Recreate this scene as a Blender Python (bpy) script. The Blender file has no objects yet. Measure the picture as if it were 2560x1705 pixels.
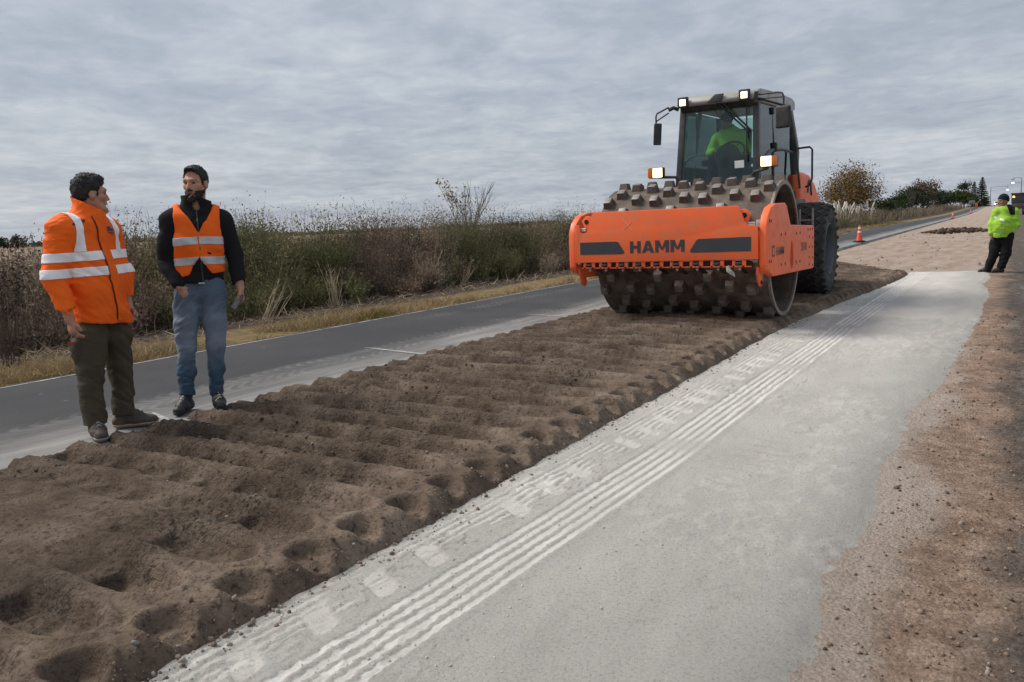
import bpy, bmesh, math, random
import numpy as np
from mathutils import Vector, Matrix
random.seed(7); RNG = np.random.default_rng(11)
SC = bpy.context.scene; COL = SC.collection
# ------------------------------------------------------------------ camera
CAMH, FPX = 1.32, 2050.0
def cam_axes(yaw, pitch, roll):
    y, p, r = map(math.radians, (yaw, pitch, roll))
    fw = Vector((-math.sin(y)*math.cos(p), math.cos(y)*math.cos(p), -math.sin(p)))
    r0 = fw.cross(Vector((0, 0, 1))).normalized(); u0 = r0.cross(fw)
    return fw, r0*math.cos(r)-u0*math.sin(r), u0*math.cos(r)+r0*math.sin(r)
FW, RT, UP = cam_axes(31.0, 8.0, 2.45)
cd = bpy.data.cameras.new('camera'); cam = bpy.data.objects.new('camera', cd); COL.objects.link(cam)
cd.sensor_width = 36; cd.lens = FPX/2560*36; cd.clip_start = 0.05; cd.clip_end = 6000
M3 = Matrix((RT, UP, -FW)).transposed(); cam.matrix_world = Matrix.Translation((0, 0, CAMH)) @ M3.to_4x4()
SC.camera = cam
# ------------------------------------------------------------------ node helpers
def nd(nt, typ, inp=None, **props):
    n = nt.nodes.new(typ)
    for k, v in props.items(): setattr(n, k, v)
    for k, v in (inp or {}).items():
        s = n.inputs[k]
        if isinstance(v, bpy.types.NodeSocket): nt.links.new(v, s)
        else: s.default_value = v
    return n
def c4(c): return (c[0], c[1], c[2], 1.0)
def mth(nt, op, a, b=0.0, clamp=False):
    return nd(nt, 'ShaderNodeMath', {0: a, 1: b}, operation=op, use_clamp=clamp).outputs[0]
def noise(nt, vec, scale, detail=4, rough=.55, dist=0.0):
    return nd(nt, 'ShaderNodeTexNoise', {'Vector': vec, 'Scale': scale, 'Detail': detail, 'Roughness': rough, 'Distortion': dist}).outputs['Fac']
def ramp(nt, fac, stops):
    r = nd(nt, 'ShaderNodeValToRGB', {'Fac': fac}); e = r.color_ramp.elements
    while len(e) < len(stops): e.new(.5)
    for el, (p, c) in zip(e, stops):
        el.position = p; el.color = c4(c) if hasattr(c, '__len__') else (c, c, c, 1)
    return r.outputs['Color']
def mixc(nt, fac, a, b, mode='MIX'):
    n = nd(nt, 'ShaderNodeMix', data_type='RGBA', blend_type=mode)
    for i, v in ((0, fac), (6, a), (7, b)):
        if isinstance(v, bpy.types.NodeSocket): nt.links.new(v, n.inputs[i])
        else: n.inputs[i].default_value = v if i == 0 else c4(v)
    return n.outputs[2]
def smooth_range(nt, v, a, b):
    return nd(nt, 'ShaderNodeMapRange', {'Value': v, 'From Min': a, 'From Max': b}, interpolation_type='SMOOTHSTEP').outputs[0]
# ------------------------------------------------------------------ world: overcast sky
SUN_DIR = Vector((-.62, -.15, .77)).normalized()
w = bpy.data.worlds.new('World'); SC.world = w; w.use_nodes = True; nt = w.node_tree
bg = nt.nodes['Background']
sky = nd(nt, 'ShaderNodeTexSky', sky_type='NISHITA', sun_disc=False, sun_elevation=math.asin(SUN_DIR.z),
         sun_rotation=math.atan2(SUN_DIR.x, SUN_DIR.y), air_density=1.2, dust_density=3.0, ozone_density=1.0)
gen = nd(nt, 'ShaderNodeTexCoord').outputs['Generated']
rot = nd(nt, 'ShaderNodeVectorRotate', {'Vector': gen, 'Axis': (0, 0, 1), 'Angle': math.radians(-31)}).outputs[0]
sp = nd(nt, 'ShaderNodeSeparateXYZ', {0: rot})
zz = mth(nt, 'ADD', mth(nt, 'MAXIMUM', sp.outputs[2], 0.0), .11)
cl = nd(nt, 'ShaderNodeCombineXYZ', {0: mth(nt, 'DIVIDE', sp.outputs[0], zz), 1: mth(nt, 'DIVIDE', sp.outputs[1], zz), 2: 0.0}).outputs[0]
st = nd(nt, 'ShaderNodeVectorMath', {0: cl, 1: (.8, 1.0, 1.0)}, operation='MULTIPLY').outputs[0]
big = noise(nt, st, .62, 3, .5, .6)
rip = noise(nt, nd(nt, 'ShaderNodeVectorMath', {0: st, 1: (1.7, 1.15, 1.0)}, operation='MULTIPLY').outputs[0], 2.3, 5, .55, .5)
fin = noise(nt, nd(nt, 'ShaderNodeVectorMath', {0: st, 1: (1.7, 1.2, 1.0)}, operation='MULTIPLY').outputs[0], 6.5, 6, .6, .4)
den = mth(nt, 'ADD', mth(nt, 'ADD', mth(nt, 'MULTIPLY', big, .46), mth(nt, 'MULTIPLY', rip, .36)), mth(nt, 'MULTIPLY', fin, .20))
ccol = ramp(nt, den, [(.37, (1.58, 1.79, 2.15)), (.47, (1.90, 2.11, 2.44)), (.56, (2.30, 2.49, 2.76)), (.66, (2.82, 2.97, 3.15))])
mx = mixc(nt, .94, (0, 0, 0), ccol); nt.links.new(sky.outputs[0], nt.nodes[-1].inputs[6])
nt.links.new(mx, bg.inputs['Color']); bg.inputs['Strength'].default_value = .092
sd = bpy.data.lights.new('sun', 'SUN'); sun = bpy.data.objects.new('sun', sd); COL.objects.link(sun)
sd.energy = 1.5; sd.angle = math.radians(26); sd.color = (1, .94, .86)
sun.rotation_euler = (-SUN_DIR).to_track_quat('-Z', 'Y').to_euler()
vs = SC.view_settings; vs.view_transform = 'Standard'; vs.look = 'None'; vs.exposure = 1.25; vs.gamma = 1.0; vs.use_curve_mapping = False
# ------------------------------------------------------------------ materials
MATS = {}
def new_mat(name):
    m = bpy.data.materials.new(name); m.use_nodes = True
    return m, m.node_tree, m.node_tree.nodes['Principled BSDF']
def obco(nt): return nd(nt, 'ShaderNodeTexCoord').outputs['Object']
def bump(nt, h, strength, dist, b):
    nt.links.new(nd(nt, 'ShaderNodeBump', {'Height': h, 'Strength': strength, 'Distance': dist}).outputs[0], b.inputs['Normal'])
def std(name, col, rough=.6, metal=0.0, var=.18, vs_=6, bs=0.0, bscale=150, dirt=None, dirtamt=.45, dscale=4, spec=.5):
    if name in MATS: return MATS[name]
    m, nt, b = new_mat(name); co = obco(nt)
    n1 = noise(nt, co, vs_, 5)
    c = ramp(nt, n1, [(.3, tuple(x*(1-var) for x in col)), (.7, tuple(min(1, x*(1+var)) for x in col))])
    if dirt:
        f = mth(nt, 'MULTIPLY', smooth_range(nt, noise(nt, co, dscale, 8, .65), .42, .72), dirtamt)
        c = mixc(nt, f, c, c4(dirt)[:3]); nt.links.new(ramp(nt, f, [(0, rough), (1, .9)]), b.inputs['Roughness'])
    else: b.inputs['Roughness'].default_value = rough
    nt.links.new(c, b.inputs['Base Color']); b.inputs['Metallic'].default_value = metal
    b.inputs['Specular IOR Level'].default_value = spec
    if bs: bump(nt, noise(nt, co, bscale, 4), bs, .01, b)
    MATS[name] = m; return m
def emit(name, col, strength):
    m, nt, b = new_mat(name); b.inputs['Base Color'].default_value = c4(col); b.inputs['Roughness'].default_value = .2
    b.inputs['Emission Color'].default_value = c4(col); b.inputs['Emission Strength'].default_value = strength; return m
def glassm(name, tint, refl=.10):
    m = bpy.data.materials.new(name); m.use_nodes = True; nt = m.node_tree; nt.nodes.clear()
    o = nd(nt, 'ShaderNodeOutputMaterial'); t = nd(nt, 'ShaderNodeBsdfTransparent', {0: c4(tint)})
    g = nd(nt, 'ShaderNodeBsdfGlossy', {'Color': (.9, .95, .95, 1), 'Roughness': .03})
    f = nd(nt, 'ShaderNodeFresnel', {'IOR': 1.35}).outputs[0]
    mm = nd(nt, 'ShaderNodeMixShader', {0: mth(nt, 'ADD', f, refl, True), 1: t.outputs[0], 2: g.outputs[0]})
    nt.links.new(mm.outputs[0], o.inputs[0]); return m
def attr_mat(name, rough=.85, trans=0.0):
    m, nt, b = new_mat(name)
    a = nd(nt, 'ShaderNodeAttribute', attribute_name='Col').outputs['Color']
    nt.links.new(a, b.inputs['Base Color']); b.inputs['Roughness'].default_value = rough; b.inputs['Specular IOR Level'].default_value = .15
    if trans:
        o = [n for n in nt.nodes if n.type == 'OUTPUT_MATERIAL'][0]
        tr = nd(nt, 'ShaderNodeBsdfTranslucent', {0: a}); mx = nd(nt, 'ShaderNodeMixShader', {0: trans, 1: b.outputs[0], 2: tr.outputs[0]})
        nt.links.new(mx.outputs[0], o.inputs[0])
    return m
VEG = attr_mat('plant_matter', .85, .25)
# ------------------------------------------------------------------ objects
def tag(o, label=None, cat=None, group=None, kind=None):
    for k, v in (('label', label), ('category', cat), ('group', group), ('kind', kind)):
        if v: o[k] = v
    return o
def empty(name, loc, rz=0.0, label=None, cat=None, group=None):
    o = bpy.data.objects.new(name, None); COL.objects.link(o); o.location = loc; o.rotation_euler = (0, 0, rz); o.empty_display_size = .2
    return tag(o, label, cat, group)
def link(name, me, parent=None):
    o = bpy.data.objects.new(name, me); COL.objects.link(o); o.parent = parent; return o
def np_mesh(name, V, F, mat, parent=None, col=None, smooth=True, sharp=None):
    V = np.asarray(V, np.float32); F = np.asarray(F, np.int32); k = F.shape[1]
    me = bpy.data.meshes.new(name); me.vertices.add(len(V)); me.vertices.foreach_set('co', V.ravel())
    me.loops.add(F.size); me.loops.foreach_set('vertex_index', F.ravel())
    me.polygons.add(len(F)); me.polygons.foreach_set('loop_start', np.arange(0, F.size, k, dtype=np.int32))
    me.update(calc_edges=True)
    if smooth: me.polygons.foreach_set('use_smooth', np.ones(len(F), bool))
    if sharp: me.set_sharp_from_angle(angle=sharp)
    if col is not None:
        a = me.color_attributes.new('Col', 'FLOAT_COLOR', 'POINT')
        a.data.foreach_set('color', np.concatenate([col, np.ones((len(col), 1))], 1).astype(np.float32).ravel())
    if mat: me.materials.append(mat)
    return link(name, me, parent)
class MB:
    """collects shapes into one mesh"""
    def __init__(s): s.v = []; s.f = []
    def add(s, V, F):
        n = len(s.v); s.v += [tuple(p) for p in V]; s.f += [tuple(i+n for i in f) for f in F]; return s
    def box(s, c, sz, rot=None, taper=1.0):
        x, y, z = (d/2 for d in sz); V = []
        for k in (-1, 1):
            t = taper if k > 0 else 1
            V += [(-x*t, -y*t, k*z), (x*t, -y*t, k*z), (x*t, y*t, k*z), (-x*t, y*t, k*z)]
        V = [Vector(p) for p in V]
        if rot is not None: V = [rot @ p for p in V]
        return s.add([p+Vector(c) for p in V], [(3, 2, 1, 0), (4, 5, 6, 7), (0, 1, 5, 4), (1, 2, 6, 5), (2, 3, 7, 6), (3, 0, 4, 7)])
    def tube(s, pts, r, n=8, caps=True, flat=None):
        pts = [Vector(p) for p in pts]; R = r if hasattr(r, '__len__') else [r]*len(pts); V = []; F = []
        up = Vector((0, 0, 1)); pu = None
        for i, p in enumerate(pts):
            d = (pts[min(i+1, len(pts)-1)]-pts[max(i-1, 0)]).normalized()
            a = (pu if pu is not None else (up if abs(d.z) < .95 else Vector((1, 0, 0))))
            a = (a-d*a.dot(d)).normalized(); b = d.cross(a); pu = a
            for j in range(n):
                t = 2*math.pi*j/n; V.append(p+(a*math.cos(t)+b*math.sin(t)*(flat or 1))*R[i])
        for i in range(len(pts)-1):
            for j in range(n): F.append((i*n+j, i*n+(j+1) % n, (i+1)*n+(j+1) % n, (i+1)*n+j))
        if caps: F.append(tuple(range(n-1, -1, -1))); F.append(tuple((len(pts)-1)*n+j for j in range(n)))
        return s.add(V, F)
    def prism(s, poly, axis, a, b):
        """poly of 2-d points extruded along axis from a to b"""
        def P(q, t): return {'x': (t, q[0], q[1]), 'y': (q[0], t, q[1]), 'z': (q[0], q[1], t)}[axis]
        n = len(poly); V = [P(q, a) for q in poly]+[P(q, b) for q in poly]
        F = [tuple(range(n-1, -1, -1)), tuple(range(n, 2*n))]+[(i, (i+1) % n, n+(i+1) % n, n+i) for i in range(n)]
        return s.add(V, F)
    def lathe(s, prof, c, axis='x', n=48, closed=False):
        V = []; F = []; m = len(prof)
        for j in range(n):
            t = 2*math.pi*j/n; ct, st = math.cos(t), math.sin(t)
            for r, h in prof:
                q = {'x': (h, r*ct, r*st), 'y': (r*ct, h, r*st), 'z': (r*ct, r*st, h)}[axis]
                V.append((q[0]+c[0], q[1]+c[1], q[2]+c[2]))
        for j in range(n):
            k = (j+1) % n
            for i in range(m if closed else m-1):
                F.append((j*m+i, j*m+(i+1) % m, k*m+(i+1) % m, k*m+i))
        return s.add(V, F)
    def build(s, name, mat, parent=None, bevel=0.0, seg=2, sharp=35, smooth=True, label=None):
        me = bpy.data.meshes.new(name); me.from_pydata(s.v, [], s.f)
        bm = bmesh.new(); bm.from_mesh(me); bmesh.ops.recalc_face_normals(bm, faces=bm.faces)
        if bevel:
            E = [e for e in bm.edges if len(e.link_faces) == 2 and e.calc_face_angle(0) > math.radians(30)]
            bmesh.ops.bevel(bm, geom=E, offset=bevel, segments=seg, profile=.6, affect='EDGES', clamp_overlap=True)
        bm.to_mesh(me); bm.free()
        if smooth:
            me.polygons.foreach_set('use_smooth', np.ones(len(me.polygons), bool)); me.set_sharp_from_angle(angle=math.radians(sharp))
        me.materials.append(mat); o = link(name, me, parent)
        if label: o['label'] = label
        return o
def text_mesh(name, txt, size, mat, parent, loc, rot, extrude=.002, bold=0.0, width=None):
    cu = bpy.data.curves.new(name, 'FONT'); cu.body = txt; cu.size = size; cu.extrude = extrude; cu.offset = bold; cu.align_x = 'LEFT'
    t = bpy.data.objects.new('tmp', cu); COL.objects.link(t); bpy.context.view_layer.update()
    me = bpy.data.meshes.new_from_object(t.evaluated_get(bpy.context.evaluated_depsgraph_get()))
    bpy.data.objects.remove(t)
    xs = [v.co.x for v in me.vertices]; ys = [v.co.y for v in me.vertices]
    for v in me.vertices:
        v.co.x -= min(xs); v.co.y -= min(ys)
        if width: v.co.x *= width[0]/(max(xs)-min(xs)); v.co.y *= width[1]/(max(ys)-min(ys))
    me.name = name; me.materials.clear(); me.materials.append(mat); o = link(name, me, parent); o.location = loc; o.rotation_euler = rot; return o
# ------------------------------------------------------------------ value noise
def _h(i, j, k, s):
    n = (i*374761393+j*668265263+k*1274126177+s*974634777) & 0xffffffff
    n = ((n ^ (n >> 13))*1274126177) & 0xffffffff
    return ((n ^ (n >> 16)) & 0xffff)/65535.0
def vn(x, y, s=0):
    i = np.floor(x).astype(np.int64); j = np.floor(y).astype(np.int64); u = x-i; v = y-j
    u = u*u*(3-2*u); v = v*v*(3-2*v)
    return (_h(i, j, 0, s)*(1-u)+_h(i+1, j, 0, s)*u)*(1-v)+(_h(i, j+1, 0, s)*(1-u)+_h(i+1, j+1, 0, s)*u)*v
def vn3(p, s=0):
    i = np.floor(p).astype(np.int64); f = p-i; f = f*f*(3-2*f); r = 0
    for a in (0, 1):
        for b in (0, 1):
            for c in (0, 1):
                wt = (f[:, 0] if a else 1-f[:, 0])*(f[:, 1] if b else 1-f[:, 1])*(f[:, 2] if c else 1-f[:, 2])
                r = r+wt*_h(i[:, 0]+a, i[:, 1]+b, i[:, 2]+c, s)
    return r
def fbm(x, y, s=0, o=4, g=.5):
    r = 0; a = 1; t = 0
    for k in range(o): r = r+a*vn(x*2**k+k*17.3, y*2**k-k*9.1, s+k); t += a; a *= g
    return r/t
def sstep(a, b, x):
    t = np.clip((x-a)/(b-a), 0, 1); return t*t*(3-2*t)
def crest(y): return .9*sstep(140, 330, np.asarray(y, float))
def sheet(name, xs, ys, zf, mat, label, kind='structure'):
    X, Y = np.meshgrid(xs, ys); Z = zf(X, Y); V = np.stack([X, Y, Z], -1).reshape(-1, 3)
    nx, ny = len(xs), len(ys); I = np.arange(nx*ny).reshape(ny, nx)
    F = np.stack([I[:-1, :-1], I[:-1, 1:], I[1:, 1:], I[1:, :-1]], -1).reshape(-1, 4)
    return tag(np_mesh(name, V, F, mat), label, None, None, kind)
def geo_rows(a, b, n): return a*(b/a)**np.linspace(0, 1, n)
# ================================================================== SETTING
def earth_mat():
    m, nt, b = new_mat('field_earth'); co = obco(nt); s = nd(nt, 'ShaderNodeSeparateXYZ', {0: co})
    n = noise(nt, co, .05, 6, .6); n2 = noise(nt, nd(nt, 'ShaderNodeVectorMath', {0: co, 1: (.02, .25, 1)}, operation='MULTIPLY').outputs[0], 1.0, 4)
    c = ramp(nt, n, [(.35, (.17, .125, .09)), (.6, (.25, .19, .14)), (.75, (.15, .15, .07))])
    c = mixc(nt, mth(nt, 'MULTIPLY', n2, .35), c, (.33, .26, .19))
    nt.links.new(c, b.inputs['Base Color']); b.inputs['Roughness'].default_value = 1; b.inputs['Specular IOR Level'].default_value = .1
    bump(nt, noise(nt, co, 3, 6, .7), .6, .1, b); return m
def verge_mat():
    m, nt, b = new_mat('verge_earth'); co = obco(nt); s = nd(nt, 'ShaderNodeSeparateXYZ', {0: co})
    xw = mth(nt, 'ADD', s.outputs[0], mth(nt, 'MULTIPLY', mth(nt, 'SUBTRACT', noise(nt, co, .9, 5), .5), 1.2))
    grass = ramp(nt, noise(nt, co, 6, 6, .7), [(.3, (.10, .075, .04)), (.6, (.27, .20, .10)), (.8, (.36, .28, .15))])
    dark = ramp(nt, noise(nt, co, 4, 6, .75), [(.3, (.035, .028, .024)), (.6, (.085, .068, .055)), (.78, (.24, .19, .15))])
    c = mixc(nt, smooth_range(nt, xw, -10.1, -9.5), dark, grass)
    nt.links.new(c, b.inputs['Base Color']); b.inputs['Roughness'].default_value = 1; b.inputs['Specular IOR Level'].default_value = .1
    bump(nt, noise(nt, co, 12, 8, .75), 1.0, .06, b); return m
def asphalt_mat():
    m, nt, b = new_mat('asphalt_dusty'); co = obco(nt); s = nd(nt, 'ShaderNodeSeparateXYZ', {0: co}); x, y = s.outputs[0], s.outputs[1]
    st = nd(nt, 'ShaderNodeVectorMath', {0: co, 1: (3.0, .35, 1)}, operation='MULTIPLY').outputs[0]
    a = ramp(nt, noise(nt, co, 220, 3, .7), [(.3, (.026, .027, .030)), (.62, (.050, .051, .054)), (.8, (.12, .12, .12))])
    a = mixc(nt, smooth_range(nt, noise(nt, co, .5, 5, .6), .3, .8), a, (.066, .066, .069), 'MIX')
    # cement dust blown onto the lane from the work side, in streaks and tyre prints
    wv = mth(nt, 'ADD', x, mth(nt, 'MULTIPLY', mth(nt, 'SUBTRACT', noise(nt, st, .8, 6, .65), .5), 1.3))
    d1 = smooth_range(nt, wv, -6.3, -5.15)
    d1 = mth(nt, 'MULTIPLY', d1, ramp(nt, noise(nt, st, 2.2, 8, .7), [(.25, .25), (.6, 1.0)]))
    def band(xc, wd):
        return mth(nt, 'SUBTRACT', 1.0, smooth_range(nt, mth(nt, 'ABSOLUTE', mth(nt, 'SUBTRACT', x, xc)), wd*.5, wd))
    wave = mth(nt, 'SINE', mth(nt, 'ADD', mth(nt, 'MULTIPLY', y, 42.0), mth(nt, 'MULTIPLY', mth(nt, 'ABSOLUTE', mth(nt, 'SINE', mth(nt, 'MULTIPLY', x, 9.0))), 9.0)))
    pr = mth(nt, 'MULTIPLY', smooth_range(nt, wave, -.1, .5), smooth_range(nt, noise(nt, co, 1.6, 5), .38, .6))
    d2 = mth(nt, 'MULTIPLY', mth(nt, 'ADD', mth(nt, 'MULTIPLY', band(-5.95, .35), .16), mth(nt, 'MULTIPLY', mth(nt, 'MULTIPLY', band(-7.45, .22), smooth_range(nt, y, 8.0, 12.0)), .22)), pr)
    dd = mth(nt, 'ADD', mth(nt, 'MULTIPLY', d1, .85), d2, True)
    c = mixc(nt, dd, a, (.36, .35, .335))
    spots = smooth_range(nt, noise(nt, co, 9, 3, .4), .74, .8)
    c = mixc(nt, mth(nt, 'MULTIPLY', spots, .4), c, (.34, .33, .31))
    nt.links.new(c, b.inputs['Base Color']); b.inputs['Roughness'].default_value = .88; b.inputs['Specular IOR Level'].default_value = .3
    bump(nt, noise(nt, co, 160, 3, .7), .55, .012, b); return m
def subgrade_mat():
    m, nt, b = new_mat('subgrade_earth'); co = obco(nt); s = nd(nt, 'ShaderNodeSeparateXYZ', {0: co}); x, y = s.outputs[0], s.outputs[1]
    st = nd(nt, 'ShaderNodeVectorMath', {0: co, 1: (1.6, .35, 1)}, operation='MULTIPLY').outputs[0]
    pink = ramp(nt, noise(nt, st, 1.6, 8, .7), [(.28, (.23, .165, .125)), (.42, (.35, .268, .212)), (.66, (.46, .375, .315))])
    loam = ramp(nt, noise(nt, co, 9, 8, .8), [(.3, (.06, .05, .045)), (.55, (.14, .115, .098)), (.72, (.30, .265, .24))])
    brown = ramp(nt, noise(nt, co, 6, 8, .8), [(.30, (.14, .092, .064)), (.48, (.29, .20, .145)), (.60, (.41, .30, .23)), (.74, (.58, .49, .41))])
    wob = mth(nt, 'MULTIPLY', mth(nt, 'SUBTRACT', noise(nt, co, 1.3, 6, .65), .5), .9)
    xw = mth(nt, 'ADD', x, wob)
    c = mixc(nt, mth(nt, 'MULTIPLY', smooth_range(nt, xw, -.44, -.24), smooth_range(nt, y, 60.0, 12.0)), pink, brown)
    c = mixc(nt, smooth_range(nt, xw, -.10, .20), c, loam)
    spk = ramp(nt, noise(nt, co, 55, 6, .8), [(.32, .38), (.5, 1.0), (.68, 1.45)])
    c = mixc(nt, .8, c, spk, 'MULTIPLY')
    gd = mth(nt, 'MULTIPLY', smooth_range(nt, noise(nt, st, 2.0, 7, .7), .52, .72), smooth_range(nt, xw, -.05, .15))
    c = mixc(nt, mth(nt, 'MULTIPLY', gd, .35), c, (.36, .36, .35))
    dst = mth(nt, 'MULTIPLY', mth(nt, 'MULTIPLY', smooth_range(nt, mth(nt, 'ADD', x, mth(nt, 'MULTIPLY', wob, .75)), -.12, -.48), smooth_range(nt, y, 21.5, 19.0)), ramp(nt, noise(nt, co, 14, 7, .75), [(.3, .15), (.55, 1.0)]))
    c = mixc(nt, mth(nt, 'MULTIPLY', dst, .30), c, (.50, .475, .44))
    nt.links.new(c, b.inputs['Base Color']); b.inputs['Roughness'].default_value = 1; b.inputs['Specular IOR Level'].default_value = .12
    gr = nd(nt, 'ShaderNodeTexVoronoi', {'Vector': co, 'Scale': 60.0}).outputs[0]
    near = smooth_range(nt, y, 30.0, 6.0)
    h = mth(nt, 'ADD', mth(nt, 'ADD', noise(nt, co, 40, 8, .8), mth(nt, 'MULTIPLY', gr, -.6)), mth(nt, 'MULTIPLY', noise(nt, co, 8, 5, .6), 1.5)); bump(nt, h, 1.0, .022, b); return m
def soil_mat():
    m, nt, b = new_mat('loose_soil'); co = obco(nt)
    n = noise(nt, co, 2.3, 8, .68); n2 = noise(nt, co, 38, 8, .75)
    c = ramp(nt, n, [(.28, (.080, .059, .044)), (.47, (.150, .111, .083)), (.66, (.255, .198, .152))])
    c0 = c; c = mixc(nt, smooth_range(nt, n2, .34, .52), (.060, .044, .035), c)
    c = mixc(nt, mth(nt, 'MULTIPLY', smooth_range(nt, n2, .60, .72), .5), c, (.36, .29, .23))
    blk = mth(nt, 'MULTIPLY', smooth_range(nt, noise(nt, co, 1.4, 4), .48, .66), smooth_range(nt, noise(nt, co, 55, 4, .6), .50, .60))
    sa = mth(nt, 'SUBTRACT', 1.0, nd(nt, 'ShaderNodeAttribute', attribute_name='Col').outputs['Fac'])
    c = mixc(nt, mth(nt, 'MULTIPLY', mth(nt, 'MULTIPLY', blk, .75), sa), c, (.035, .033, .033))
    nt.links.new(c, b.inputs['Base Color']); b.inputs['Roughness'].default_value = 1; b.inputs['Specular IOR Level'].default_value = .12
    vor = nd(nt, 'ShaderNodeTexVoronoi', {'Vector': co, 'Scale': 14.0}, feature='DISTANCE_TO_EDGE').outputs[0]
    crk = mth(nt, 'MULTIPLY', smooth_range(nt, vor, 0.0, .05), smooth_range(nt, noise(nt, co, 1.7, 4), .42, .6))
    h = mth(nt, 'ADD', mth(nt, 'ADD', noise(nt, co, 60, 8, .8), mth(nt, 'MULTIPLY', noise(nt, co, 16, 6, .7), 1.6)), mth(nt, 'MULTIPLY', crk, .35))
    gr = nd(nt, 'ShaderNodeTexVoronoi', {'Vector': co, 'Scale': 75.0, 'Randomness': 1.0}).outputs[0]
    h = mth(nt, 'ADD', h, mth(nt, 'ADD', mth(nt, 'MULTIPLY', gr, -.55), mth(nt, 'MULTIPLY', noise(nt, co, 260, 4, .7), .5))); h = mth(nt, 'MULTIPLY', h, mth(nt, 'ADD', .25, mth(nt, 'MULTIPLY', sa, .75))); bump(nt, h, 1.0, .017, b); return m
def cement_mat():
    m, nt, b = new_mat('cement_powder'); co = obco(nt)
    st = nd(nt, 'ShaderNodeVectorMath', {0: co, 1: (1.5, .6, 1)}, operation='MULTIPLY').outputs[0]
    a = nd(nt, 'ShaderNodeAttribute', attribute_name='Col').outputs['Color']
    n = noise(nt, st, 2.0, 7, .65)
    c = ramp(nt, n, [(.3, (.58, .552, .51)), (.55, (.665, .635, .588)), (.72, (.72, .69, .64))])
    c = mixc(nt, mth(nt, 'MULTIPLY', smooth_range(nt, noise(nt, co, 90, 6, .75), .52, .75), .55), c, (.34, .32, .295))
    sp2 = nd(nt, 'ShaderNodeTexVoronoi', {'Vector': st, 'Scale': 42.0}).outputs[0]
    c = mixc(nt, mth(nt, 'MULTIPLY', smooth_range(nt, sp2, .16, .04), mth(nt, 'MULTIPLY', smooth_range(nt, noise(nt, st, 3.0, 4), .45, .65), .8)), c, (.28, .26, .24))
    xx = nd(nt, 'ShaderNodeSeparateXYZ', {0: co}).outputs[0]
    c = mixc(nt, mth(nt, 'MULTIPLY', smooth_range(nt, mth(nt, 'ADD', xx, mth(nt, 'MULTIPLY', noise(nt, co, 1.5, 5), .3)), -.80, -.30), .55), c, (.38, .365, .34))
    c = mixc(nt, mth(nt, 'MULTIPLY', a, .8), c, (.77, .74, .69))
    g1 = ramp(nt, noise(nt, co, 75, 5, .8), [(.33, .55), (.47, .97), (.7, 1.08)])  # grain speckle, with the tiny shadows in its pits put into the colour
    c = mixc(nt, mth(nt, 'SUBTRACT', .9, mth(nt, 'MULTIPLY', a, .6)), c, g1, 'MULTIPLY')
    nt.links.new(c, b.inputs['Base Color']); b.inputs['Roughness'].default_value = .95; b.inputs['Specular IOR Level'].default_value = .15
    gr = mth(nt, 'MULTIPLY', noise(nt, co, 130, 6, .8), mth(nt, 'SUBTRACT', 1.0, mth(nt, 'MULTIPLY', a, .75)))
    bump(nt, mth(nt, 'ADD', gr, mth(nt, 'MULTIPLY', noise(nt, co, 14, 6, .7), .8)), 1.0, .020, b); return m
# ground to the horizon
def sym(a, b, n): return np.sinh(np.linspace(-1, 1, n)*b)/np.sinh(b)*a
tag(sheet('ground', sym(4500, 7, 70), np.concatenate([[-400, -60, -10], geo_rows(3, 5000, 70)]), lambda X, Y: -.16+crest(Y)+0*X, earth_mat(), 'flat bare brown farmland reaching to the horizon'))
RWY = np.concatenate([[-6, -2, 0], geo_rows(1.2, 1200, 160)])
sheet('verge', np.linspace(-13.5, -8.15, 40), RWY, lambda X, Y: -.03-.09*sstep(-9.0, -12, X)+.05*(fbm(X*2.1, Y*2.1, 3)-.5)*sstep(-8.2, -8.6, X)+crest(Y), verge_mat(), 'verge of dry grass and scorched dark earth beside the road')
def road_z(X, Y): return np.where(X > -5.085, -.14, .004+.012*np.cos((X+6.6)/1.55*1.4)-.012)+crest(Y)
sheet('road', np.array([-8.25, -8.2, -7.8, -7.2, -6.6, -6.0, -5.5, -5.2, -5.09, -5.08]), RWY, road_z, asphalt_mat(), 'open lane of dark asphalt dusted with cement')
xs = np.concatenate([np.linspace(-5.4, -1.2, 30), np.linspace(-1.1, 1.6, 110), geo_rows(1.7, 30, 25)])
def sub_z(X, Y):
    rough = sstep(-.6, .3, X)
    far = 1/(1+Y/25)
    return -.088+crest(Y)+.016*(fbm(X*1.5, Y*1.1, 21)-.5)+rough*far*(.05*(fbm(X*5, Y*5, 5, 5, .6)-.5)+.048*(fbm(X*19, Y*19, 8, 3, .6)-.5)-.03*np.exp(-((X-.55-.05*np.sin(Y*.6))/.14)**2))+far*.02*(fbm(X*4, Y*1.5, 9)-.5)-.05*sstep(3, 20, X)
sheet('subgrade', xs, np.concatenate([[-3, 0], geo_rows(.7, 1200, 520)]), sub_z, subgrade_mat(), 'bare pinkish earth of the lane and shoulder being rebuilt')
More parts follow.
